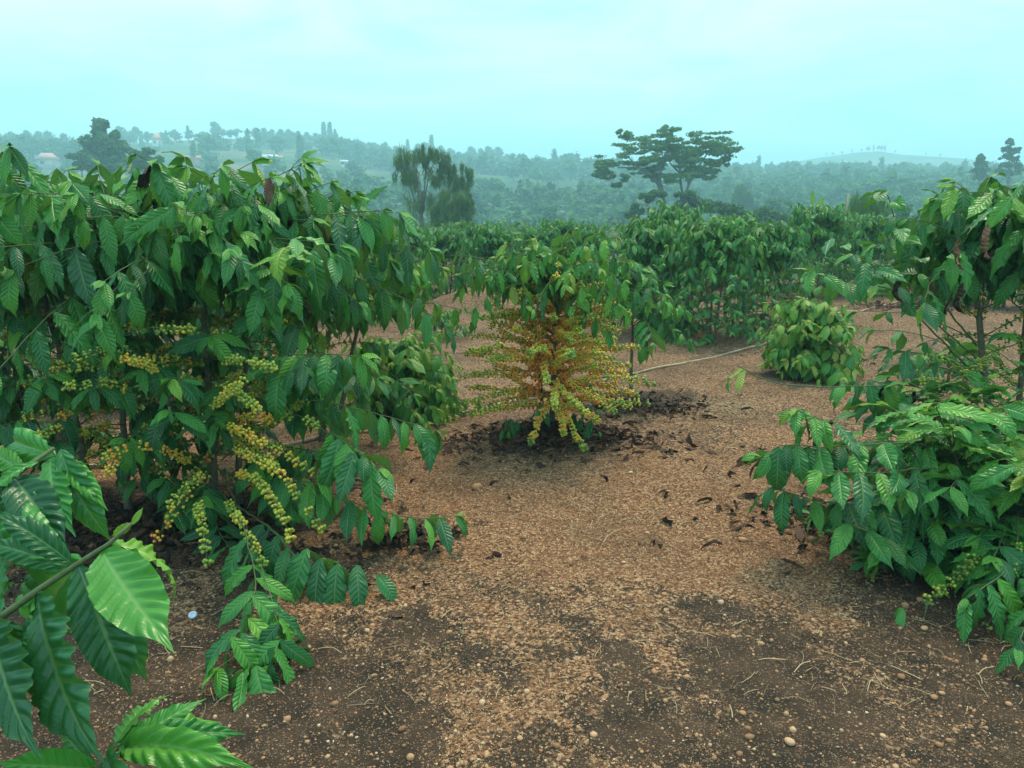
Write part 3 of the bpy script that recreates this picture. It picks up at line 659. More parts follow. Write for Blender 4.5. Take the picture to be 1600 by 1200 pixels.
for c_ in (((1600, 800), (1480, 830), (1400, 850), (1330, 820)), ((1600, 850), (1520, 880), (1440, 880), (1380, 850)), ((1580, 740), (1450, 730), (1360, 740), (1280, 735)), ((1640, 820), (1600, 870), (1560, 890), (1500, 900))):
    S([A(c_[0][0], c_[0][1], yb), A(c_[1][0], c_[1][1], yb - .15), A(c_[2][0], c_[2][1], yb - .2), A(c_[3][0], c_[3][1], yb - .22)], (.2, 1), 6, .22, .42, 45, -18, dense=True)
P.build('low spreading coffee plant at bottom right with strings of green berries', 300, 150)

# foreground branch bottom left, leaves very near the camera
P = Plant((-.95, .55)); P.ls = LHI
stemp = [P.loc + [0, 0, 0], P.loc + [.02, .02, .5], A(-260, 1120, .78)]
P.stem(stemp, .018, .012)
P.branch([A(-260, 1120, .78), A(-120, 1040, .86), A(0, 965, .92), A(60, 922, .95), A(120, 882, .97), A(170, 850, .98), A(206, 818, .99)], .0068, .0025, M_twig, 10)
P.branch([A(-120, 1300, .75), A(60, 1260, .85), A(150, 1200, .9), A(185, 1168, .92)], .008, .003, M_twig, 10)
P.branch([A(-120, 1040, .86), A(-60, 860, 1.0), A(20, 745, 1.12), A(85, 700, 1.15)], .007, .003, M_twig, 10)
near = P.build('foreground coffee branch with very large glossy ribbed leaves at lower left', name='coffee_plant')
UP = np.array([0, 0, 1.]); TOC = np.array([0, -1, .35])
def hl(b, db, t, dt, bend, up, tint, k=0, wf=.74):
    i = {10: 0, 35: 1, 60: 2, 90: 3}[bend] * 3 + k
    V = LHI.sh[i][0]; nv = 15; end = V.reshape(-1, nv, 3)[-1].mean(0)
    M = chord_matrix(end, A(*b, db) - P.loc, A(*t, dt) - P.loc, up) @ np.diag([1, wf, 1, 1]); KIDS[near.name].append(put('leaf', LHI.me[i], near, M, tint))
def U(a, b, c): return np.array([a, b, c], float)
hl((160, 860), .98, (274, 1020), .84, 35, U(.35, -1, .5), .66, 0, .86)
hl((168, 850), .98, (272, 945), 1.05, 90, U(.5, .3, 1), .86, 1)
hl((58, 925), .95, (165, 1200), .78, 35, U(-.25, -1, .35), .2, 2)
hl((56, 925), .95, (110, 1130), .88, 60, U(-1, -.3, .5), .66, 1)
hl((122, 884), .97, (205, 1090), .93, 60, U(.6, -1, .4), .22, 1)
hl((118, 884), .97, (232, 1062), 1.04, 35, U(.6, -.8, .4), .3, 0)
hl((112, 880), .97, (-10, 800), .98, 60, U(-.2, -.5, 1), .16, 0, .62)
hl((105, 885), .98, (20, 790), 1.12, 60, U(.2, -1, .6), .55, 2, .6)
hl((100, 888), .98, (-20, 850), 1.0, 60, U(0, -.7, 1), .3, 1, .6)
hl((85, 715), 1.15, (168, 800), 1.1, 60, U(.5, -.7, .8), .70, 0, .6)
hl((80, 715), 1.15, (118, 840), 1.05, 60, U(-.1, -1, .6), .55, 1, .6)
hl((60, 722), 1.13, (-30, 800), 1.08, 60, U(-.5, -1, .8), .62, 2, .6)
hl((88, 712), 1.15, (30, 690), 1.3, 60, U(-.2, -1, .6), .6, 0, .55)
hl((-20, 960), .92, (62, 1185), .76, 35, U(-.2, -1, .3), .16, 1)
hl((-30, 975), .92, (-60, 1190), .85, 60, U(-1, -1, .3), .08, 0)
hl((0, 960), .92, (10, 870), 1.1, 35, U(0, -1, .5), .4, 0)
hl((185, 1166), .92, (352, 1178), .86, 35, U(.1, -.6, 1), .60, 0, .55)
hl((185, 1166), .92, (322, 1088), 1.02, 10, U(0, -1, .8), .60, 1, .6)
hl((188, 1172), .92, (405, 1200), .84, 60, U(.2, -.6, 1), .72, 2, .5)
hl((183, 1163), .92, (345, 1130), 1.05, 35, U(.1, -.5, 1), .82, 1)
hl((180, 1160), .92, (268, 1085), 1.05, 35, U(-.3, -1, .5), .72, 2)
hl((175, 1172), .92, (230, 1260), .8, 60, U(0, -1, .4), .3, 0)
hl((150, 1200), .9, (-10, 1190), .82, 35, U(0, -1, .8), .62, 1)
hl((30, 752), 1.12, (-15, 895), 1.02, 35, U(-.4, -1, .4), .42, 1, .6)
hl((95, 702), 1.14, (178, 848), 1.12, 60, U(.2, -1, .3), .38, 2, .7)
hl((20, 745), 1.12, (108, 868), 1.03, 60, U(.3, -.8, .9), .12, 0, .8)
hl((0, 965), .92, (95, 1075), .98, 60, U(.2, -1, .6), .5, 0, .7)
hl((-40, 985), .9, (30, 905), 1.0, 60, U(0, -1, .6), .66, 1, .6)
hl((-20, 790), 1.1, (70, 905), 1.05, 60, U(.2, -1, .6), .58, 2, .6)
hl((40, 735), 1.13, (-20, 700), 1.2, 35, U(0, -1, .6), .72, 1, .6)
hl((150, 1200), .9, (90, 1120), 1.0, 35, U(0, -1, .5), .4, 0, .6)
hl((185, 1166), .92, (385, 1150), 1.0, 60, U(.2, -.6, 1), .5, 0, .5)
hl((185, 1166), .92, (230, 1100), 1.0, 35, U(-.4, -1, .5), .78, 1, .6)
hl((130, 875), .98, (60, 1010), 1.15, 35, U(-.2, -1, .5), .6, 2, .8)
hl((206, 818), .99, (175, 838), 1.0, 10, U(.3, -1, .2), .9, 1)
hl((206, 820), .99, (224, 792), 1.0, 10, U(.3, -1, .2), .92, 0)

# ------------------------------------------------------------------ rows of coffee further back
def proto(H, Rb, seed, nleaf, label, loc, Ls=.17, bare=.35, tint=.3, berries=.3):
    global rng; rng = np.random.default_rng(seed)
    P = Plant(loc); P.ls = LLOW
    for k in range(3):
        a = k * 2.1 + seed; X_ = P.stem([P.loc + [.05 * math.cos(a), .05 * math.sin(a), 0], P.loc + [.12 * math.cos(a), .12 * math.sin(a), H * .5], P.loc + [.22 * math.cos(a), .22 * math.sin(a), H * .93]], .02, .006)
        P.auto(X_, (H * .55, H * .93), 30, curve((0, Rb), (1, Rb * .4)), curve((0, 25), (1, 60)), curve((0, .3), (1, .15)), curve((0, .5), (1, .35)), None, lambda u: tint + .12 * u, Ls, 6, leafdroop=42, leafpitch=-50, az0=k)
        P.auto(X_, (H * .12, H * .55), 20, curve((0, Rb * .85), (1, Rb * .9)), curve((0, 0), (1, 25)), curve((0, .45), (1, .35)), curve((0, .2), (1, .4)), curve((0, berries), (1, berries)), lambda u: tint, Ls * .9, 5, leafdroop=60, leafpitch=-20, az0=k, nbz=5)
    return P.build(label, nleaf, 0, 'coffee bushes in the rows behind', nbranch=12)
G9 = lambda x, y: on_ground(x, y)[:2]
rows = [  # proto index, x, y (m), rot, scale, label
]
pA = proto(1.5, .85, 101, 260, 'dark coffee bush with hanging leaves to the right behind the centre tree', G9(1010, 520), tint=.42)
pB = proto(1.55, .85, 102, 260, 'broad coffee bush in the middle of the right back row', G9(1110, 532), tint=.44)
pC = proto(1.45, .8, 103, 240, 'coffee bush with bare lower stems behind the centre tree, first on its left', G9(770, 470), tint=.4)
pC.scale = (.86, .86, .86); pA.scale = (.95, .95, .95); pB.scale = (.96, .96, .95)
def cp(src, xy, rz, sc, label):
    x, y = xy; c = copy_tree(src, (x, y, ground_z(x, y)), rz, sc); c['label'] = label; return c
cp(pA, G9(1195, 520), 1.3, .93, 'coffee bush ending the right back row, beside the light green young bush')
cp(pC, G9(700, 462), 2.1, .88, 'coffee bush with bare lower stems left of the centre tree, second from it')
cp(pB, G9(640, 470), 4.0, .84, 'coffee bush just right of the large left canopy')
cp(pA, G9(590, 500), 2.6, .92, 'coffee bush half hidden behind the arching right side of the left trees')
cp(pB, G9(520, 490), .6, 1.0, 'coffee bush behind the gap under the left canopy')
cp(pC, G9(440, 480), 5.1, 1.05, 'coffee bush seen through the stems of the large left tree')
cp(pA, G9(330, 480), 1.0, 1.0, 'coffee bush directly behind the upright trunk of the large left tree')
cp(pB, G9(210, 490), 3.0, 1.0, 'coffee bush behind the orange berried left tree')
cp(pC, G9(80, 500), 4.0, 1.05, 'coffee bush behind the leaves near the left edge')
cp(pB, G9(1270, 462), 2.0, 1.08, 'coffee bush above and behind the light green young bush')
cp(pA, G9(1345, 458), 3.7, .98, 'dark coffee bush in the gap between the young bush and the right tree')
cp(pC, G9(1045, 455), 3.3, 1.14, 'coffee bush in the second row, above the right back row')
cp(pC, G9(1150, 450), .4, 1.02, 'coffee bush in the second row, towards the pale banana shoots')
cp(pC, G9(840, 452), 1.4, .86, 'coffee bush behind the crown of the centre tree, left half')
cp(pA, G9(920, 450), 5.5, .84, 'coffee bush behind the crown of the centre tree, right half')
cp(pB, G9(1470, 470), 1.7, .9, 'coffee bush seen beyond the trunk of the tall right tree')
cp(pA, G9(1565, 480), 0.2, .95, 'coffee bush behind the right tree at the edge of the picture')
i = 0
far_lab = ['far left end', 'left of the feathery tree', 'in front of the feathery tree', 'right of the feathery tree', 'left of centre', 'in the centre', 'right of centre', 'left of the umbrella tree', 'below the umbrella tree', 'right of the umbrella tree', 'left of the banana shoots', 'below the banana shoots', 'right of the banana shoots', 'right end']
for x in np.linspace(-14.5, 14.5, 14):
    c = cp((pA, pB, pC)[i % 3], (x + rng.uniform(-.3, .3), 18.5 + rng.uniform(-1.5, 1.5)), rng.uniform(0, 6), rng.uniform(.74, .98), 'coffee bush of the farthest row, ' + far_lab[i]); i += 1
for (px_, lab_, k_, sc_) in (((70, 625), 'coffee bush in the near second row at the left edge, behind the stems', 0, .86), ((235, 618), 'near second row coffee bush behind the orange berried left tree', 1, .84), ((400, 610), 'coffee bush in the near second row, right of the upright left trunk', 2, .84)):
    cp((pA, pB, pC)[k_], G9(*px_), k_ * 1.9 + .4, sc_, lab_)
# low weedy plants
for px, lab, sc in (((690, 530), 'low dark green weed patch of broad leaves near the left back row', .5), ((1060, 522), 'low leafy sucker plant in front of the right back row', .45), ((1480, 600), 'low leafy plant beside the right trunk', .5)):
    P = Plant(on_ground(*px)); P.ls = LLOW; dome_bush(P, .32 * sc * 2, .45, 16, .13, .35); P.build(lab, 160, name='low_plant')

# ------------------------------------------------------------------ hose, cap
pts = [on_ground(*p) for p in ((-260, 815), (-60, 766), (0, 753), (130, 733), (300, 715), (480, 692), (590, 672), (690, 650), (820, 627), (900, 606), (1000, 583), (1090, 565), (1180, 544), (1215, 535), (1290, 512), (1345, 491), (1372, 478), (1430, 468))]
tt = np.linspace(0, len(pts) - 1, 160); arr = np.array(pts); hp = np.stack([np.interp(tt, np.arange(len(pts)), arr[:, k]) for k in range(3)], 1)
for _ in range(4): hp[1:-1] = (hp[:-2] + 2 * hp[1:-1] + hp[2:]) / 4
hp[:, 2] = terrain(hp[:, 0], hp[:, 1]) + .009 + .013 * np.sin(np.arange(160) * .41) * np.sin(np.arange(160) * .13 + 1) 
V, Q, T3 = tube(hp, np.interp(np.arange(160), [0, 60, 159], [.021, .012, .014]), 8); o = put('irrigation_hose', mesh('irrigation_hose', V, [Q, T3], M_hose)); tag(o, 'long cream hose lying on the soil across the field from lower left to right', 'hose')
q = on_ground(302, 967); prof = [(0, .0), (.014, 0), (.0165, .003), (.0165, .010), (.014, .0125), (.006, .013), (.006, .0115), (0, .0115)]
n_ = 28; V = np.array([[r_ * math.cos(a), r_ * math.sin(a), z] for r_, z in prof for a in np.arange(n_) * 2 * math.pi / n_]); I, J = np.meshgrid(np.arange(len(prof) - 1), np.arange(n_), indexing='ij'); J2 = (J + 1) % n_
Q = np.stack([I * n_ + J, I * n_ + J2, (I + 1) * n_ + J2, (I + 1) * n_ + J], -1).reshape(-1, 4)
o = put('bottle_cap', mesh('bottle_cap', V, Q, M_cap)); o.location = (q[0], q[1], ground_z(q[0], q[1]) + .008); o.rotation_euler = (.5, .1, 0); tag(o, 'small round pale blue bottle cap on the dark soil at lower left', 'bottle cap')

# ------------------------------------------------------------------ gravel, husks, straw, litter
rng = np.random.default_rng(55)
def surf(x, y): return terrain(x, y) + detail(x, y)
def scatter(n, ylim, acc):
    y = ylim[0] * (ylim[1] / ylim[0]) ** rng.random(n); x = rng.uniform(-.78, .78, n) * y
    k = rng.random(n) < acc(x, y); return x[k], y[k]
# flat husk flakes
x, y = scatter(300000, (1.5, 6.5), lambda x, y: mulch_mask(x, y) ** 1.5 * .9 * (1 - .7 * litter_mask(x, y)))
n = len(x); sz = rng.uniform(.0018, .0048, n) * (1 + .12 * (y - 2)); a = rng.uniform(0, 6.28, n); z = surf(x, y) + sz * .35
u = np.stack([np.cos(a), np.sin(a), rng.normal(0, .45, n)], 1); v = np.stack([-np.sin(a) * .6, np.cos(a) * .6, rng.normal(0, .4, n)], 1)
c = np.stack([x, y, z], 1); s_ = sz[:, None]
V = np.stack([c - u * s_, c + v * s_ * .8, c + u * s_, c - v * s_ * .8], 1).reshape(-1, 3); Q = np.arange(n * 4).reshape(-1, 4)
t = np.clip(rng.normal(.5, .24, n), .05, .97)
o = put('husk_mulch', mesh('husk_mulch', V, Q, M_chip, tint=np.repeat(t, 4), smooth=False), kind='stuff'); tag(o, 'tan coffee husk flakes spread over the soil of the path', 'husk mulch')
# pebbles
def rocks(x, y, r, t, sub=ICO1, jit=.22):
    V0, T0 = sub; n = len(x); z = surf(x, y) + r * .25
    ax = rng.uniform(.65, 1.25, (n, 1, 3)) * np.array([1, 1, .75]); ang = rng.uniform(0, 6.28, n)
    J = 1 + rng.normal(0, jit, (n, len(V0), 1)) * .5
    V = V0[None] * ax * J * r[:, None, None]
    ca, sa = np.cos(ang)[:, None], np.sin(ang)[:, None]
    V = np.stack([V[..., 0] * ca - V[..., 1] * sa, V[..., 0] * sa + V[..., 1] * ca, V[..., 2]], -1) + np.stack([x, y, z], 1)[:, None]
    return V.reshape(-1, 3), (T0[None] + (np.arange(n) * len(V0))[:, None, None]).reshape(-1, 3), np.repeat(t, len(V0))
x, y = scatter(34000, (1.45, 4.6), lambda x, y: (.25 + .75 * fbm(x * 2.5, y * 2.5, 77) ** 1.5) * (1 - .5 * litter_mask(x, y)))
r_ = .0016 + .0055 * rng.random(len(x)) ** 3.2; V, T3, t = rocks(x, y, r_, np.clip(rng.normal(.48, .19, len(x)), .05, .9))
o = put('gravel', mesh('gravel', V, T3, M_chip, tint=t), kind='stuff'); tag(o, 'small rounded reddish gravel scattered over the dark soil in the foreground', 'gravel')
x, y = scatter(420, (1.7, 4.2), lambda x, y: .75 * (x > -1.1) * (x < 1.9))
x, y = x[:230], y[:230]
me_st = []
for k in range(10):
    rr = np.random.default_rng(900 + k); V0 = ICO2[0] * rr.uniform(.7, 1.2, 3) * np.array([1, .9, .7]); V0 = V0 * (1 + rr.normal(0, .06, (len(V0), 1)))
    me_st.append(mesh('stone', V0, ICO2[1], M_chip))
# stones big enough to pick apart
named = [((745, 768), .033, .6, 'largest pale stone lying on the husk left of centre path'), ((1266, 850), .021, .55, 'brown stone at the edge of the husk mulch near the right plant'), ((1413, 957), .021, .5, 'brown oval stone on the dark soil just left of the low right plant'),
         ((962, 800), .017, .5, 'greyish stone in the middle of the husk covered path'), ((1126, 948), .014, .8, 'cream stone in the foreground soil right of centre'), ((267, 1035), .017, .8, 'pale tan stone below the bottle cap'), ((985, 748), .014, .95, 'whitish stone beside the dry grass tuft on the path'), ((1233, 1168), .016, .75, 'tan block shaped stone near the bottom edge'), ((1160, 850), .02, .62, 'half buried pale stone in the husk, upper right of path')]
for (px, r0, t, lab) in named:
    q = on_ground(*px); o = put('stone', me_st[int(rng.integers(10))], None, M4(Rz(rng.uniform(0, 6)), r0, (q[0], q[1], float(surf(q[0], q[1])) + r0 * .3)), t); tag(o, lab, 'stone')
zones = {'dark soil left of the path': lambda x, y: x < -.25, 'middle of the foreground path': lambda x, y: x < .7, 'right side of the foreground path': lambda x, y: True}
for xx, yy in zip(x, y):
    zn = next(k for k, f in zones.items() if f(xx, yy)); r0 = rng.uniform(.007, .0135)
    o = put('stone', me_st[int(rng.integers(10))], None, M4(Rz(rng.uniform(0, 6)), r0, (xx, yy, float(surf(xx, yy)) + r0 * .25)), float(np.clip(rng.normal(.56, .16), .2, .86)))
    cw = 'brown' if o.color[0] < .5 else 'tan' if o.color[0] < .7 else 'pale'; dw = 'near' if yy < 2.5 else 'far'; tag(o, 'small %s rounded stone on the %s part of the %s' % (cw, dw, zn), 'stone', '%s stones on the %s part of the %s' % (cw, dw, zn))
# straw
def straws(n, acc, ylim, l, name, label, tmean, cen=None):
    if cen is not None: x, y = cen
    else: x, y = scatter(n, ylim, acc)
    V, Q, T = [], [], []; off = 0
    for xx, yy in zip(x, y):
        a = rng.uniform(0, 6.28); L_ = rng.uniform(*l); cv = rng.normal(0, .5); k = 6; tt = np.linspace(0, 1, k)
        aa = a + cv * tt; px = xx + np.cumsum(np.cos(aa)) * L_ / k; py = yy + np.cumsum(np.sin(aa)) * L_ / k
        pz = surf(px, py) + .004 + np.abs(rng.normal(0, .006)) * np.sin(np.pi * tt); wd = rng.uniform(.0006, .0016)
        nx, ny = -np.sin(aa) * wd, np.cos(aa) * wd
        V.append(np.stack([np.r_[px + nx, px - nx], np.r_[py + ny, py - ny], np.r_[pz, pz + wd * .5]], 1)); i = np.arange(k - 1)
        Q.append(np.stack([i, i + 1, i + 1 + k, i + k], 1) + off); off += 2 * k; T.append(np.full(2 * k, np.clip(rng.normal(tmean, .25), 0, 1)))
    o = put(name, mesh(name, np.vstack(V), np.vstack(Q), M_straw, tint=np.concatenate(T)), kind='stuff'); tag(o, label, 'straw')
straws(5200, lambda x, y: .3 + .7 * (y > 3.6), (2.2, 10), (.03, .13), 'straw', 'thin dry grass stalks lying over the husk mulch', .55)
cx, cy_ = on_ground(1130, 640)[:2]; straws(0, None, None, (.05, .16), 'dry_grass', 'matted tuft of dry grass on the path right of centre', .6, (rng.normal(cx, .22, 500), rng.normal(cy_, .16, 500)))
cx, cy_ = on_ground(660, 672)[:2]; straws(0, None, None, (.06, .2), 'dry_grass', 'matted dry grass beside the hose below the young bush', .5, (rng.normal(cx, .25, 500), rng.normal(cy_, .1, 500)))
cx, cy_ = on_ground(900, 822)[:2]; straws(0, None, None, (.08, .26), 'dry_grass', 'few long dry grass stalks around a dark clod on the path', .8, (rng.normal(cx, .10, 14), rng.normal(cy_, .05, 14)))
# dead leaf litter heaps
def litter(px, rx, ry, n, label, Ls=(.06, .15), z1=.06, tint=.35):
    q = on_ground(*px); it = []; tint += .1
    for k in range(int(n * 1.9)):
        a, rr = rng.uniform(0, 6.28), min(abs(rng.normal(0, .55)), 1.7); x_, y_ = q[0] + rx * rr * math.cos(a), q[1] + ry * rr * math.sin(a)
        Rm = Rz(rng.uniform(0, 6.28)) @ Ry(rng.normal(0, .35)) @ Rx(rng.normal(0, .8)); it.append((int(rng.integers(len(LDEAD.sh))), M4(Rm, rng.uniform(*Ls), (x_, y_, float(surf(x_, y_)) + .016 + rng.random() * z1 * .8 * max(0, 1 - rr))), float(np.clip(rng.normal(tint, .22), 0, 1))))
    V, Q, Uv, T = batch(it, LDEAD.sh); o = put('leaf_litter', mesh('leaf_litter', V, Q, M_dead, Uv, T), kind='stuff'); tag(o, label, 'leaf litter')
litter((865, 695), .85, .42, 620, 'ring of dark curled dead leaves around the foot of the centre tree')
litter((1010, 640), .6, .4, 220, 'dead leaves under the slender tree behind the centre one')
litter((340, 830), .95, .65, 420, 'dark dead leaves and debris beneath the large left tree', tint=.2)
litter((120, 830), .8, .6, 260, 'dead leaves beneath the orange berried left tree', tint=.2)
litter((1480, 830), .95, .5, 620, 'dark heap of dead leaves along the edge of the low right plant', (.08, .18), .12, .12)
litter((1310, 720), .45, .25, 200, 'curled brown dead leaves behind the low right plant', tint=.4)
litter((1265, 560), .6, .4, 160, 'dead leaves around the light green young bush', tint=.25)
litter((630, 850), .35, .2, 70, 'dead leaves under the low branch at left of the path', tint=.3)
litter((1420, 480), 1.6, .7, 260, 'dead leaves on the soil beyond the right tree', tint=.3)
fl = [((835, 738), .14, .1, 'dark green'), ((870, 733), .13, .35, 'brown'), ((715, 735), .15, .2, 'dark brown'), ((780, 765), .12, .15, 'blackish'), ((793, 780), .10, .1, 'blackish'), ((935, 760), .12, .15, 'dark'), ((650, 760), .12, .2, 'dark'), ((1105, 745), .1, .15, 'dark'), ((1060, 715), .16, .2, 'dark'), ((1165, 725), .13, .2, 'curled dark'), ((1150, 755), .11, .2, 'dark curled'), ((1108, 898), .0, 0, '')]
posw = ['below the centre tree', 'just right of the green one below the centre tree', 'left of the centre tree, near the trailing left branch', 'behind the largest pale stone', 'right of the largest pale stone', 'in the middle of the path', 'at the left edge of the path', 'right of the middle of the path', 'at the right end of the litter ring', 'beside the tip of the low right plant', 'below the tip of the low right plant', '']
for ((px, L_, t, w_), ps) in zip(fl, posw):
    if not L_: continue
    q = on_ground(*px); k = int(rng.integers(len(LDEAD.me))); o = put('fallen_leaf', LDEAD.me[k], None, M4(Rz(rng.uniform(0, 6)) @ Rx(rng.normal(0, .5)), L_, (q[0], q[1], float(surf(q[0], q[1])) + .03)), t); tag(o, ('%s dead leaf ' % w_).replace('dark green dead', 'dull green fallen') + ps, 'dead leaf')

# ------------------------------------------------------------------ trees
def cards(c, n, rad, size, nrm_up=.3, elong=1.3, streak=None):
    d = rng.normal(0, 1, (n, 3)); d /= np.linalg.norm(d, axis=1)[:, None]; rr = rng.random(n)[:, None] ** .33 * rng.uniform(.75, 1.08, (n, 1))
    p = np.asarray(c) + d * rr * np.asarray(rad)
    if streak is not None:
        u = rng.normal(0, .35, (n, 3)) + streak * (.6 + rng.random((n, 1))); u /= np.linalg.norm(u, axis=1)[:, None]
    else:
        u = rng.normal(0, 1, (n, 3)); u[:, 2] *= .6; u /= np.linalg.norm(u, axis=1)[:, None]
    w_ = np.cross(u, d + rng.normal(0, .6, (n, 3))); w_ /= np.linalg.norm(w_, axis=1)[:, None] + 1e-6
    s = size * rng.uniform(.6, 1.4, (n, 1)); U_, W_ = u * s * elong, w_ * s / elong
    V = np.stack([p - U_, p - W_ * .9 + U_ * .1, p + U_, p + W_ * .9 + U_ * .1], 1).reshape(-1, 3)
    return V, np.arange(n * 4).reshape(-1, 4)
def lump(c, rad, sub=ICO2, jit=.16, sc=.68):
    V0, T0 = sub; return np.asarray(c) + V0 * np.asarray(rad) * sc * (1 + rng.normal(0, jit, (len(V0), 1))), T0
def crown(blobs, ncard, size, mat, name='crown', parent=None, elong=1.3, core=True, streak=None, sub=ICO2, tmean=.4, tsd=.25):
    V, Q, T, off, ti = [], [], [], 0, []
    for c, r_ in blobs:
        t0 = np.clip(rng.normal(tmean, .12), 0, 1)
        if core:
            a, b = lump(c, r_, sub); V.append(a); T.append(b + off); off += len(a); ti.append(np.full(len(a), np.clip(t0 - .1, 0, 1)))
        a, b = cards(c, ncard, r_, size, elong=elong, streak=streak); V.append(a); Q.append(b + off); off += len(a); ti.append(np.repeat(np.clip(t0 + rng.normal(0, tsd * .6, ncard), 0, 1), 4))
    me = mesh(name, np.vstack(V), [np.vstack(Q)] + ([np.vstack(T)] if T else []), mat, tint=np.concatenate(ti)); return me
def limb_mesh(limbs, base):
    V, Fs = join([tube(np.asarray(p) - base, np.linspace(r0, r1, len(p)), 7) for p, r0, r1 in limbs]); return mesh('trunk', V, Fs, M_treebark)

# umbrella tree
D = 75.0
ub = at(1052, 385, D); ub[2] = ground_z(ub[0], ub[1]); root = empty('umbrella_tree', ub); tag(root, 'spreading flat topped tree with tiered crown standing beyond the field right of centre', 'tree')
def q_(x, y, dd=0): return at(x, y, D + dd)
limbs = [([ub - [0, 0, .4], q_(1045, 335), q_(1033, 298), q_(1020, 275), q_(1000, 262), q_(965, 262)], .2, .05),
         ([q_(1036, 305), q_(1030, 280), q_(1035, 250), q_(1050, 225)], .2, .06), ([q_(1020, 275), q_(1008, 270, -2), q_(975, 240, -2)], .12, .04),
         ([ub + [.5, 1, 0], q_(1070, 320, 1), q_(1064, 290, 1), q_(1062, 262, 1), q_(1056, 240, 1), q_(1045, 232, 2)], .17, .05),
         ([ub + [.9, 0, 0], q_(1070, 310), q_(1076, 288), q_(1090, 262), q_(1105, 240), q_(1115, 230)], .16, .04), ([q_(1076, 288), q_(1074, 265, 2), q_(1072, 245, 3)], .12, .05),
         ([q_(1062, 270, 1), q_(1050, 258, -1), q_(1040, 245, -2)], .1, .04), ([q_(1088, 266), q_(1110, 262), q_(1130, 256)], .1, .04)]
put('trunk', limb_mesh(limbs, ub), root)
pads = [(971, 211, 12, 3.5, 0), (1042, 204, 14, 5, 0), (1000, 222, 30, 9, 0), (1040, 222, 30, 12, 2), (1065, 216, 22, 8, -2), (1110, 216, 24, 9, 0), (1130, 226, 20, 8, -2), (985, 238, 22, 8, -2), (1020, 238, 24, 10, 1), (1060, 240, 24, 10, 2),
        (1095, 236, 24, 9, 2), (1125, 242, 18, 8, 1), (955, 252, 20, 8, 0), (940, 262, 11, 11, -1), (975, 262, 26, 8, 1), (945, 272, 12, 7, 1), (1012, 270, 22, 8, 2), (970, 282, 10, 8, 0), (1040, 276, 26, 7, 3), (1062, 277, 20, 5, -2), (1095, 258, 22, 9, -1), (1118, 258, 16, 9, 2), (1105, 275, 16, 8, 0), (1010, 248, 15, 7, -3), (1075, 252, 16, 9, 0), (1141, 234, 7, 3, 0), (1030, 228, 26, 10, 3), (1055, 228, 26, 9, 1), (1085, 246, 26, 9, 0), (1005, 258, 24, 8, 1), (1085, 268, 18, 7, 1), (1050, 252, 20, 8, 2), (1112, 226, 26, 8, 2)]
bl = []
for x, y, rx, ry, dd in pads:
    c = q_(x, y, dd * 1.0); s_ = D / F
    for k in range(9):
        bl.append((c - ub + np.array([rng.uniform(-1.0, 1.0) * rx * s_, rng.uniform(-1, 1) * 2.0, rng.choice([-.8, -.1, .6]) * ry * s_ + rng.normal(0, .06)]), np.array([rx * s_ * rng.uniform(.3, .6), 1.0, rng.uniform(.12, .26)])))
o = put('crown', crown(bl, 85, .10, M_tree, core=False, tmean=.9), root)
# smaller dark trees below it
def simple_tree(name, label, px, d, blobs, ncard, size, trunk=True, tmean=.3, group=None, core=True, mat=None, elong=1.3, streak=None, nb_=10):
    b = at(px[0], px[1], d); b[2] = ground_z(b[0], b[1]); root = empty(name, b); tag(root, label, 'tree', group); s_ = d / F
    bb = []
    for x, y, rx, ry in blobs:
        c = at(x, y, d) - b
        for k in range(nb_):
            rf = rng.uniform(.28, .5)
            bb.append((c + np.array([rng.uniform(-.8, .8) * rx * s_, rng.uniform(-.6, .6) * rx * s_, rng.uniform(-.75, .75) * ry * s_]), np.array([rx * s_ * rf, rx * s_ * rf, ry * s_ * rf])))
    if trunk:
        top = at(blobs[0][0], blobs[0][1], d); limbs = [([b - [0, 0, .3], (b + top) / 2, top], .025 * (top[2] - b[2]) + .05, .04)]
        for x, y, rx, ry in blobs[1:5]: limbs.append(([(b * .55 + top * .45), at(x, y, d)], .06, .02))
        put('trunk', limb_mesh(limbs, b), root)
    put('crown', crown(bb, int(ncard * .42), size, mat or M_tree, core=core, tmean=tmean, elong=elong, streak=streak), root); return root
simple_tree('small_tree', 'small dark tree leaning left at the foot of the umbrella tree', (1020, 360), 62, [(1012, 312, 14, 10), (995, 328, 12, 9), (1028, 303, 14, 5), (985, 336, 8, 5)], 260, .12, tmean=.15, core=False)
simple_tree('small_tree', 'small round tree just right of the main trunk of the umbrella tree', (1078, 365), 60, [(1072, 308, 17, 9), (1062, 325, 10, 10), (1088, 318, 10, 7)], 260, .12, tmean=.2, core=False)
simple_tree('small_tree', 'wide dark spreading tree to the lower right of the umbrella tree', (1130, 365), 55, [(1130, 325, 26, 10), (1105, 322, 16, 9), (1155, 330, 20, 8), (1170, 336, 14, 6)], 320, .12, tmean=.08)
simple_tree('large_tree', 'tall dense dark tree with two side lobes rising behind the left canopy', (165, 340), 115, [(166, 206, 22, 22), (163, 232, 33, 24), (150, 250, 28, 16), (180, 240, 24, 18), (165, 262, 34, 16)], 600, .22, tmean=.25)
simple_tree('large_tree', 'rounded shorter tree at the right foot of the tall dense left tree', (222, 330), 105, [(222, 246, 20, 13), (205, 256, 18, 12), (235, 256, 14, 12)], 420, .2, tmean=.45)
simple_tree('small_tree', 'low dark tree at the left foot of the tall dense left tree', (125, 330), 112, [(127, 250, 18, 10), (140, 258, 16, 12)], 400, .2, tmean=.3)
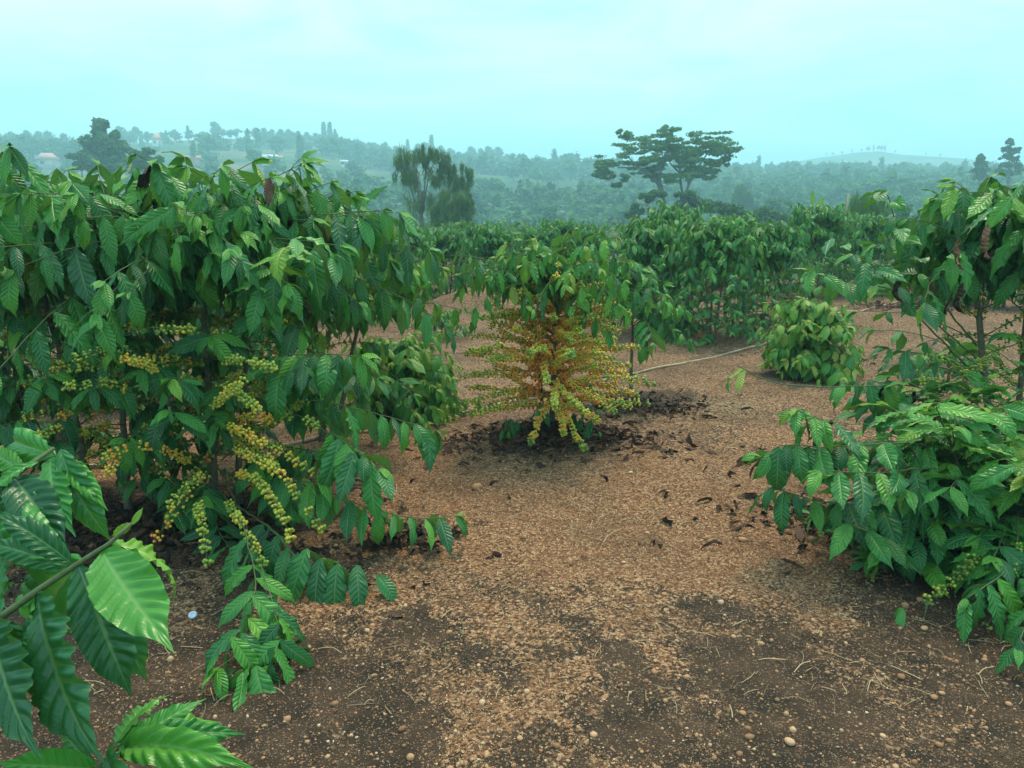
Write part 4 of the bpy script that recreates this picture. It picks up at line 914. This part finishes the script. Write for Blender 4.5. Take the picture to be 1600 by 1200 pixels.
# feathery trees
simple_tree('feathery_tree', 'pale feathery tall tree with wispy open crown left of centre', (665, 385), 42, [(650, 262, 24, 30), (672, 262, 20, 30), (640, 290, 22, 30), (660, 318, 24, 32), (668, 245, 9, 16), (700, 300, 18, 30), (720, 300, 12, 28), (705, 272, 7, 18), (735, 320, 6, 20), (625, 262, 14, 22), (690, 262, 14, 24), (728, 280, 10, 26)], 200, .055, tmean=.5, core=False, mat=M_feather, elong=3.4, streak=np.array([0, 0, .8]))
simple_tree('feathery_tree', 'dense green feathery shrub tree in front of the pale wispy one', (705, 385), 38, [(705, 325, 24, 26), (690, 335, 18, 20), (722, 332, 16, 22), (705, 348, 20, 18)], 420, .055, tmean=.6, core=False, mat=M_feather, elong=3.2, streak=np.array([0, 0, 1.2]))
# far right tall trees
simple_tree('tall_conifer', 'tall conifer with tiers of open tufted branches at the far right edge', (1578, 345), 140, [(1578, 222, 7, 5), (1572, 232, 6, 4), (1584, 236, 8, 5), (1570, 245, 7, 4), (1586, 248, 6, 4), (1578, 240, 4, 5), (1567, 257, 7, 4), (1590, 258, 6, 6), (1578, 258, 6, 4), (1580, 268, 16, 6), (1562, 268, 6, 4)], 160, .2, tmean=.2, core=False)
simple_tree('tall_conifer', 'rounded cone shaped tree left of the tiered conifer on the right skyline', (1532, 345), 140, [(1532, 250, 6, 9), (1530, 262, 11, 10), (1535, 258, 9, 10), (1531, 272, 13, 9)], 220, .22, tmean=.25)
simple_tree('pale_tree', 'grey green wispy tree behind the umbrella tree on the right', (1158, 345), 130, [(1157, 300, 10, 12), (1150, 312, 9, 9), (1166, 314, 9, 9)], 320, .2, tmean=.5, core=False, mat=M_feather, elong=2.2, streak=np.array([0, 0, 1.]))
simple_tree('round_tree', 'rounded blue green tree in the valley left of the banana shoots', (1217, 350), 120, [(1217, 322, 20, 12), (1205, 330, 12, 9), (1230, 330, 12, 9)], 320, .2, tmean=.35)
for k, (x, y, rx, ry, lb) in enumerate([(1190, 338, 22, 14, 'pale bushy tree at the edge of the field, right of the dark spreading tree'), (1235, 345, 24, 12, 'pale bushy tree at the edge of the field below the banana shoots'), (1400, 335, 26, 16, 'bushy tree behind the canopy of the right coffee tree')]):
    simple_tree('bushy_tree', lb, (x, 365), 60, [(x, y, rx, ry), (x - rx * .5, y + 5, rx * .6, ry * .7)], 350, .14, tmean=.75)

# hillside trees
def tree_mesh(kind, seed, cards_n=70):
    global rng; old = rng; rng = np.random.default_rng(seed)
    if kind == 'round': bl = [((0, 0, .62), (.34, .34, .34)), ((.18, .05, .5), (.24, .24, .22)), ((-.2, -.05, .52), (.24, .24, .24)), ((0, .1, .8), (.2, .2, .18))]
    elif kind == 'tall': bl = [((0, 0, .35 + .2 * k), (.19 - .03 * k, .19 - .03 * k, .2)) for k in range(4)]
    elif kind == 'spread': bl = [((0, 0, .75), (.4, .4, .14)), ((.25, 0, .68), (.25, .25, .1)), ((-.28, 0, .7), (.26, .26, .12)), ((0, 0, .85), (.22, .22, .1))]
    else: bl = [((0, 0, .4), (.5, .5, .38)), ((.3, .1, .3), (.3, .3, .26)), ((-.3, 0, .34), (.34, .34, .3))]
    V, Q, T, off, ti = [], [], [], 0, []
    for c, r_ in bl:
        a, b = lump(c, r_, ICO1, .18, .62); V.append(a); T.append(b + off); off += len(a); ti.append(np.full(len(a), .3))
        a, b = cards(c, cards_n, r_, .045 if cards_n > 40 else .075); V.append(a); Q.append(b + off); off += len(a); ti.append(np.repeat(np.clip(rng.normal(.4, .25, cards_n), 0, 1), 4))
    tv, tq, t3 = tube([(0, 0, -.08), (.01, 0, .3), (0, 0, .6)], [.03, .022, .012], 5)
    V.append(tv); nQ, nT = sum(len(q) for q in Q), sum(len(q) for q in T); Q.append(tq + off); T.append(t3 + off); ti.append(np.zeros(len(tv)))
    VV = np.vstack(V); me = mesh('hill_tree', VV, [np.vstack(Q), np.vstack(T)], M_tree, tint=np.concatenate(ti)); rng = old
    return me, VV, np.vstack([np.vstack(T)]), np.vstack(Q), np.concatenate(ti)
TM = {k: [tree_mesh(k, 300 + i * 10 + j, 170) for j in range(3)] for i, k in enumerate(('round', 'tall', 'spread', 'bush'))}
TLOW = {k: [tree_mesh(k, 400 + i * 10 + j, 34) for j in range(3)] for i, k in enumerate(('round', 'tall', 'spread', 'bush'))}
rng = np.random.default_rng(99)
def hill_tree(x, y, h, kind, label, group=None, t=0, wd=1):
    o = put('hill_tree', TM[kind][int(rng.integers(3))][0], None, None, t); o.location = (x, y, ground_z(x, y)); o.rotation_euler = (0, 0, rng.uniform(0, 6)); o.scale = (h * wd, h * wd, h); tag(o, label, 'tree', group); return o
def ridge_pt(px, R_):
    d = ray(px, 300); d = d / math.hypot(d[0], d[1]); return d[0] * R_, d[1] * R_
# skyline trees on the near ridge
sky_specs = [(8, 11, 'round'), (30, 11, 'round'), (55, 12, 'round'), (72, 12, 'round'), (88, 13, 'round'), (112, 12, 'round'), (200, 13, 'round'), (222, 12, 'round'), (240, 8, 'round'), (268, 7, 'tall'), (280, 8, 'round'), (302, 9, 'tall'), (320, 5, 'round'), (333, 5, 'round'), (345, 13, 'round'), (356, 7, 'round'), (366, 5, 'round'), (375, 7, 'round'),
             (405, 10, 'round'), (418, 10, 'round'), (430, 9, 'round'), (445, 10, 'round'), (457, 10, 'round'), (470, 9, 'round'), (485, 9, 'round'), (498, 9, 'round'), (511, 15, 'tall'), (520, 15, 'tall'), (528, 11, 'tall'), (545, 7, 'round'), (563, 8, 'round'), (580, 8, 'round'), (600, 7, 'round'), (620, 7, 'round'), (639, 11, 'tall'), (654, 10, 'round'), (668, 12, 'round'), (676, 15, 'tall'), (690, 10, 'round'), (705, 9, 'round'),
             (738, 12, 'round'), (752, 11, 'round'), (765, 13, 'round'), (780, 13, 'round'), (800, 9, 'round'), (820, 8, 'round'), (842, 8, 'round'), (860, 7, 'round'), (885, 6, 'round'), (903, 9, 'tall'), (915, 7, 'round'), (930, 7, 'round')]
names_ = {'round': 'rounded', 'tall': 'tall narrow', 'spread': 'spreading'}
for i, (px, h, kd) in enumerate(sky_specs):
    x, y = ridge_pt(px, 447 + rng.uniform(-6, 6)); gname = names_[kd] + ' trees along the ' + ('left' if px < 400 else 'middle' if px < 640 else 'central') + ' skyline'
    gname += ', %s ones' % ('taller' if h > 11 else 'shorter'); hill_tree(x, y, h * .72, kd, 'one of the ' + gname, gname)
for i, px in enumerate(range(1150, 1500, 14)):
    x, y = ridge_pt(px + rng.uniform(-5, 5), 445 + rng.uniform(-20, 5)); hill_tree(x, y, rng.uniform(4.5, 7.5), 'round', 'one of the rounded trees along the nearer ridge on the right', 'rounded trees along the nearer ridge on the right')
for i, px in enumerate((1286, 1296, 1310, 1325, 1340, 1350, 1358, 1366, 1371, 1376, 1392, 1462, 1440)):
    x, y = ridge_pt(px, 797); hill_tree(x, y, (3.5 if px < 1345 else 5.5) if px < 1380 else 3, 'round' if i % 3 else 'tall', 'one of the small trees on top of the hazy far hill at right', 'trees on top of the hazy far hill')
# woods
def woods_density(x, y):
    n_ = fbm(x * .011, y * .02, 91, 4); return sm(.45, .58, n_)
cnt = 0; big = []; Vs, Qs, Ts, tis, off = [], [], [], [], 0
tries = 0
cand = []
while len(cand) < 3300:
    az = rng.uniform(-.66, .66); r_ = 118 * (462 / 118) ** (rng.random() ** .7); x, y = r_ * math.sin(az), r_ * math.cos(az)
    dn = float(woods_density(np.array(x), np.array(y)))
    right = sm(.12, .35, np.array(az)); dn = max(dn, .8 * float(right) * (r_ > 190))
    dn = max(dn, .9 * (r_ > 395) * (1 - .8 * (-.43 < az < -.31)))
    if rng.random() < dn + .05: cand.append((x, y, r_, az))
cand.sort(key=lambda c: c[2])
for i, (x, y, r_, az) in enumerate(cand):
    kd = ('round', 'round', 'bush', 'round', 'tall', 'spread')[int(rng.integers(6))]; h = rng.uniform(5.5, 11) * (.75 if kd == 'bush' else 1) * (.62 if r_ > 395 else .85 if r_ > 250 else .75)
    if i < 210:
        side = 'left' if az < -.25 else 'central' if az < .1 else 'right'
        gname = '%s %s trees %s on the lower slope of the %s valley' % ('low' if h < 5.2 else 'tall' if h > 6.8 else 'middling', {'bush': 'bushy', **names_}[kd], 'nearest' if r_ < 165 else 'midway', side); gname = gname.replace('tall tall', 'very tall').replace('low tall narrow', 'short narrow').replace('middling tall', 'tall')
        hill_tree(x, y, h, kd, 'one of the ' + gname, gname, float(rng.uniform(0, .3)), rng.uniform(.9, 1.3))
    else:
        _, V0, T0, Q0, t0 = TLOW[kd][int(rng.integers(3))]; a = rng.uniform(0, 6.28); s_ = np.array([h * rng.uniform(.9, 1.4), 0, h]); s_[1] = s_[0]
        V = (V0 * s_) @ Rz(a).T + [x, y, ground_z(x, y)]; Vs.append(V); Qs.append(Q0 + off); Ts.append(T0 + off); off += len(V); tis.append(np.clip(t0 + rng.uniform(-.25, .35), 0, 1))
o = put('distant_woodland', mesh('distant_woodland', np.vstack(Vs), [np.vstack(Qs), np.vstack(Ts)], M_tree, tint=np.concatenate(tis)), kind='stuff'); tag(o, 'hazy blue green woodland covering the far hillsides', 'woodland')
# pale plantation just beyond the field
bl = []
for k in range(420):
    az = rng.uniform(-.33, .2); r_ = rng.uniform(48, 100); x, y = r_ * math.sin(az), r_ * math.cos(az); h = 1.6 + (1.6 - 20 * r_ / F - ground_z(x, y) - 1.6) * rng.uniform(.55, 1.05); h = max(h, 1.2)
    z = ground_z(x, y); bl.append(((x, y, z + h * .7), (1.3, 1.3, h * .36)))
o = put('young_plantation', crown(bl, 90, .2, M_planting, 'young_plantation', sub=ICO1, tmean=.5, elong=1.8, streak=np.array([0, 0, .8])), kind='stuff'); tag(o, 'pale green young tree plantation just beyond the coffee field', 'plantation')
bl = []
for k in range(300):
    az = rng.uniform(-.64, .64); r_ = rng.uniform(30, 75); x, y = r_ * math.sin(az), r_ * math.cos(az); z = ground_z(x, y); bl.append(((x, y, z + .6), (1.1, 1.1, .8)))
o = put('scrub', crown(bl, 60, .16, M_planting, 'scrub', sub=ICO1, tmean=.3), kind='stuff'); tag(o, 'low scrub on the falling ground behind the coffee rows', 'scrub')

# bananas
def banana(label, px, d, leaves, tint=.5):
    b = at(*px, d); b[2] = ground_z(b[0], b[1]); root = empty('banana_plant', b); tag(root, label, 'banana plant')
    top = at(leaves[0][0][0], leaves[0][0][1], d); V, Q, T3 = tube(np.array([b - [0, 0, .1], (b + top) / 2, top]) - b, [.12, .1, .05], 8); put('stem', mesh('stem', V, [Q, T3], M_twig), root)
    for (p0, p1, bend, up, w_) in leaves:
        V0, Q0, U0 = leaf_shape(26, 8, R(bend), int(rng.integers(99)), w_, .3, .01, .05, 16, .3); end = V0.reshape(-1, 9, 3)[-1].mean(0)
        M = chord_matrix(end, at(*p0, d) - b, at(*p1, d - .2) - b, up); put('leaf', mesh('leaf', V0, Q0, M_banana, U0), root, M, tint + rng.uniform(-.05, .15))
banana('banana plant with one torn leaf held up, between the left canopy and the feathery tree', (563, 400), 17, [((562, 326), (609, 289), 35, U(-.6, -1, .6), .12), ((560, 328), (592, 352), 90, U(0, -.6, 1), .13), ((560, 328), (540, 300), 35, U(0, -1, .3), .1), ((562, 326), (530, 345), 90, U(-.3, -.5, 1), .12)])
banana('pale yellow green banana shoots standing above the far coffee rows on the right', (1272, 400), 26, [((1270, 322), (1269, 294), 10, U(0, -1, .1), .13), ((1274, 325), (1291, 304), 35, U(0, -1, .3), .12), ((1268, 325), (1257, 335), 60, U(0, -1, .5), .12), ((1276, 327), (1286, 322), 60, U(0, -1, .5), .1)], .86)
# tall grass clump with a pole
b = at(1348, 370, 30); b[2] = ground_z(b[0], b[1]); me = crown([((xx, 0, at(1348, 318, 30)[2] - b[2] - .5), (.35, .5, .85)) for xx in np.linspace(-.5, .55, 5)], 420, .06, M_planting, 'grass_clump', core=False, elong=3.5, streak=np.array([0, 0, 1.5]), tmean=.8)
o = put('grass_clump', me, kind='stuff'); o.location = b; tag(o, 'tall flat topped clump of pale green grass beyond the far right coffee row', 'grass clump')
V, Q, T3 = tube([at(1318, 360, 28), at(1326, 302, 28)], .03, 6); o = put('pole', mesh('pole', V, [Q, T3], M_straw, tint=np.full(len(V), .8))); tag(o, 'thin slanting wooden pole beside the flat topped grass clump', 'pole')

# ------------------------------------------------------------------ houses
def paint(name, c, rough=.8):
    m, n = newmat(name); g = G(n); tcn = g.node('ShaderNodeTexCoord'); nz = g.noise(tcn.outputs['Object'], 1.5, 4, .6)
    g.out(g.bsdf(g.mix(g.math('MULTIPLY', g.step(.35, .75, nz), .35), c, tuple(v * .6 for v in c)), rough, .3)); return m
M_wall = paint('white_wall', (.75, .73, .68)); M_wall2 = paint('grey_white_wall', (.42, .40, .37)); M_brick = paint('brick_wall', (.45, .25, .16)); M_roof_o = paint('orange_roof', (.62, .30, .18)); M_roof_r = paint('pink_roof', (.55, .30, .26)); M_roof_w = paint('pale_metal_roof', (.72, .72, .70), .4)
M_open = paint('dark_opening', (.03, .035, .04), .3); M_frame = paint('frame_paint', (.5, .45, .38))
def box(x0, x1, y0, y1, z0, z1):
    V = np.array([[x, y, z] for z in (z0, z1) for y in (y0, y1) for x in (x0, x1)]); Q = np.array([[0, 1, 5, 4], [1, 3, 7, 5], [3, 2, 6, 7], [2, 0, 4, 6], [4, 5, 7, 6], [0, 2, 3, 1]]); return V, Q
def house(px, wpx, label, wall, roof, hip=True, hw=3.0, hr=2.0, dist=None, rot=0):
    p = hit(*px); d = math.hypot(p[0], p[1]); W = wpx * d / F; Dp = W * .7
    root = empty('house', p, -math.atan2(p[0], p[1]) + rot); tag(root, label, 'house')
    V, Q = box(-W / 2, W / 2, -Dp / 2, Dp / 2, -2, hw); put('wall', mesh('wall', V, Q, wall, smooth=False), root)
    ov = .5; k = W / 2 * (.45 if hip else 1.0) + (0 if hip else ov)
    V = np.array([[-W / 2 - ov, -Dp / 2 - ov, hw], [W / 2 + ov, -Dp / 2 - ov, hw], [W / 2 + ov, Dp / 2 + ov, hw], [-W / 2 - ov, Dp / 2 + ov, hw], [-k, 0, hw + hr], [k, 0, hw + hr]]) + [0, 0, .01]
    put('roof', mesh('roof', V, [np.array([[0, 1, 5, 4], [2, 3, 4, 5], [0, 3, 2, 1]]), np.array([[1, 2, 5], [3, 0, 4]])], roof, smooth=False), root)
    nw = max(2, int(W / 3.5))
    for i in range(nw):
        cx_ = -W / 2 + W * (i + .5) / nw
        if i == nw // 2:
            V, Q = box(cx_ - .5, cx_ + .5, -Dp / 2 - .06, -Dp / 2 - .004, 0, 2.1); put('door', mesh('door', V, Q, M_frame, smooth=False), root)
        else:
            V, Q = box(cx_ - .65, cx_ + .65, -Dp / 2 - .07, -Dp / 2 - .004, .95, 2.15); wnd = put('window', mesh('window', V, Q, M_frame, smooth=False), root)
            V, Q = box(cx_ - .55, cx_ + .55, -Dp / 2 - .085, -Dp / 2 - .072, 1.05, 2.05); put('pane', mesh('pane', V, Q, M_open, smooth=False), wnd)
house((76, 262), 27, 'white walled house with pinkish roof on the slope near the left edge', M_wall2, M_roof_r, hw=2.4, hr=2.4)
house((246, 228), 12, 'small house with peaked orange roof high on the slope right of the tall left tree', M_wall, M_roof_o, hw=2.6, hr=3.0)
house((303, 260), 17, 'small brick coloured house low on the slope above the left canopy', M_brick, M_roof_o, False, 2.4, 1.0)
house((422, 259), 20, 'long house with pale metal roof above the left canopy', M_wall, M_roof_w, False, 2.2, 1.4)
house((437, 258), 8, 'small orange hut beside the pale roofed long house', M_brick, M_roof_r, False, 2.2, .9)
house((538, 261), 8, 'tiny white house on the slope above the upright banana leaf', M_wall, M_roof_w, False, 1.8, .8)
house((911, 277), 35, 'wide house with peach coloured hipped roof left of the umbrella tree', M_brick, M_roof_o, hw=1.6, hr=2.8)
house((1195, 268), 8, 'tiny pale roofed house on the ridge right of the umbrella tree', M_wall, M_roof_o, hw=2, hr=1.4)
house((1318, 258), 7, 'tiny white house on the hazy far hill', M_wall, M_roof_w, False, 2, 1)
house((1304, 277), 9, 'tiny white roofed house among trees above the banana shoots', M_wall, M_roof_w, False, 2, 1.2)
house((1350, 275), 6, 'tiny pale hut among trees right of the banana shoots', M_wall, M_roof_w, False, 2, 1.2)
house((378, 230), 14, 'faint pale house near the skyline above the left canopy', M_wall, M_roof_r, False, 1.6, 1)
# bare pale dead tree on the slope
b = hit(810, 284); root = empty('dead_tree', b); tag(root, 'bare whitish dead tree on the slope left of the peach roofed house', 'tree'); s_ = math.hypot(b[0], b[1]) / F
lm = [([b, b + [-1 * s_, 0, 8 * s_], b + [-5 * s_, 0, 18 * s_]], .35, .12), ([b + [0, 0, 5 * s_], b + [5 * s_, 0, 11 * s_]], .25, .1), ([b + [-2 * s_, 0, 10 * s_], b + [-9 * s_, 0, 13 * s_]], .2, .1)]
V, Fs = join([tube(np.asarray(p) - b, np.linspace(r0, r1, len(p)), 6) for p, r0, r1 in lm]); put('trunk', mesh('trunk', V, Fs, M_wall), root)

# ------------------------------------------------------------------ haze
m, n = newmat('haze'); pv = n.nodes.new('ShaderNodeVolumePrincipled'); oo = n.nodes.new('ShaderNodeOutputMaterial'); n.links.new(pv.outputs[0], oo.inputs['Volume'])
pv.inputs['Color'].default_value = (.53, .90, 1, 1); pv.inputs['Density'].default_value = .0020; pv.inputs['Anisotropy'].default_value = .1
V, Q = box(-1700, 1700, -1700, 1700, -85, 105)
o = put('haze', mesh('haze', V, Q, m, smooth=False), kind='stuff'); o['label'] = 'pale blue haze filling the valley air'; o['category'] = 'haze'
print('objects', len(bpy.data.objects))
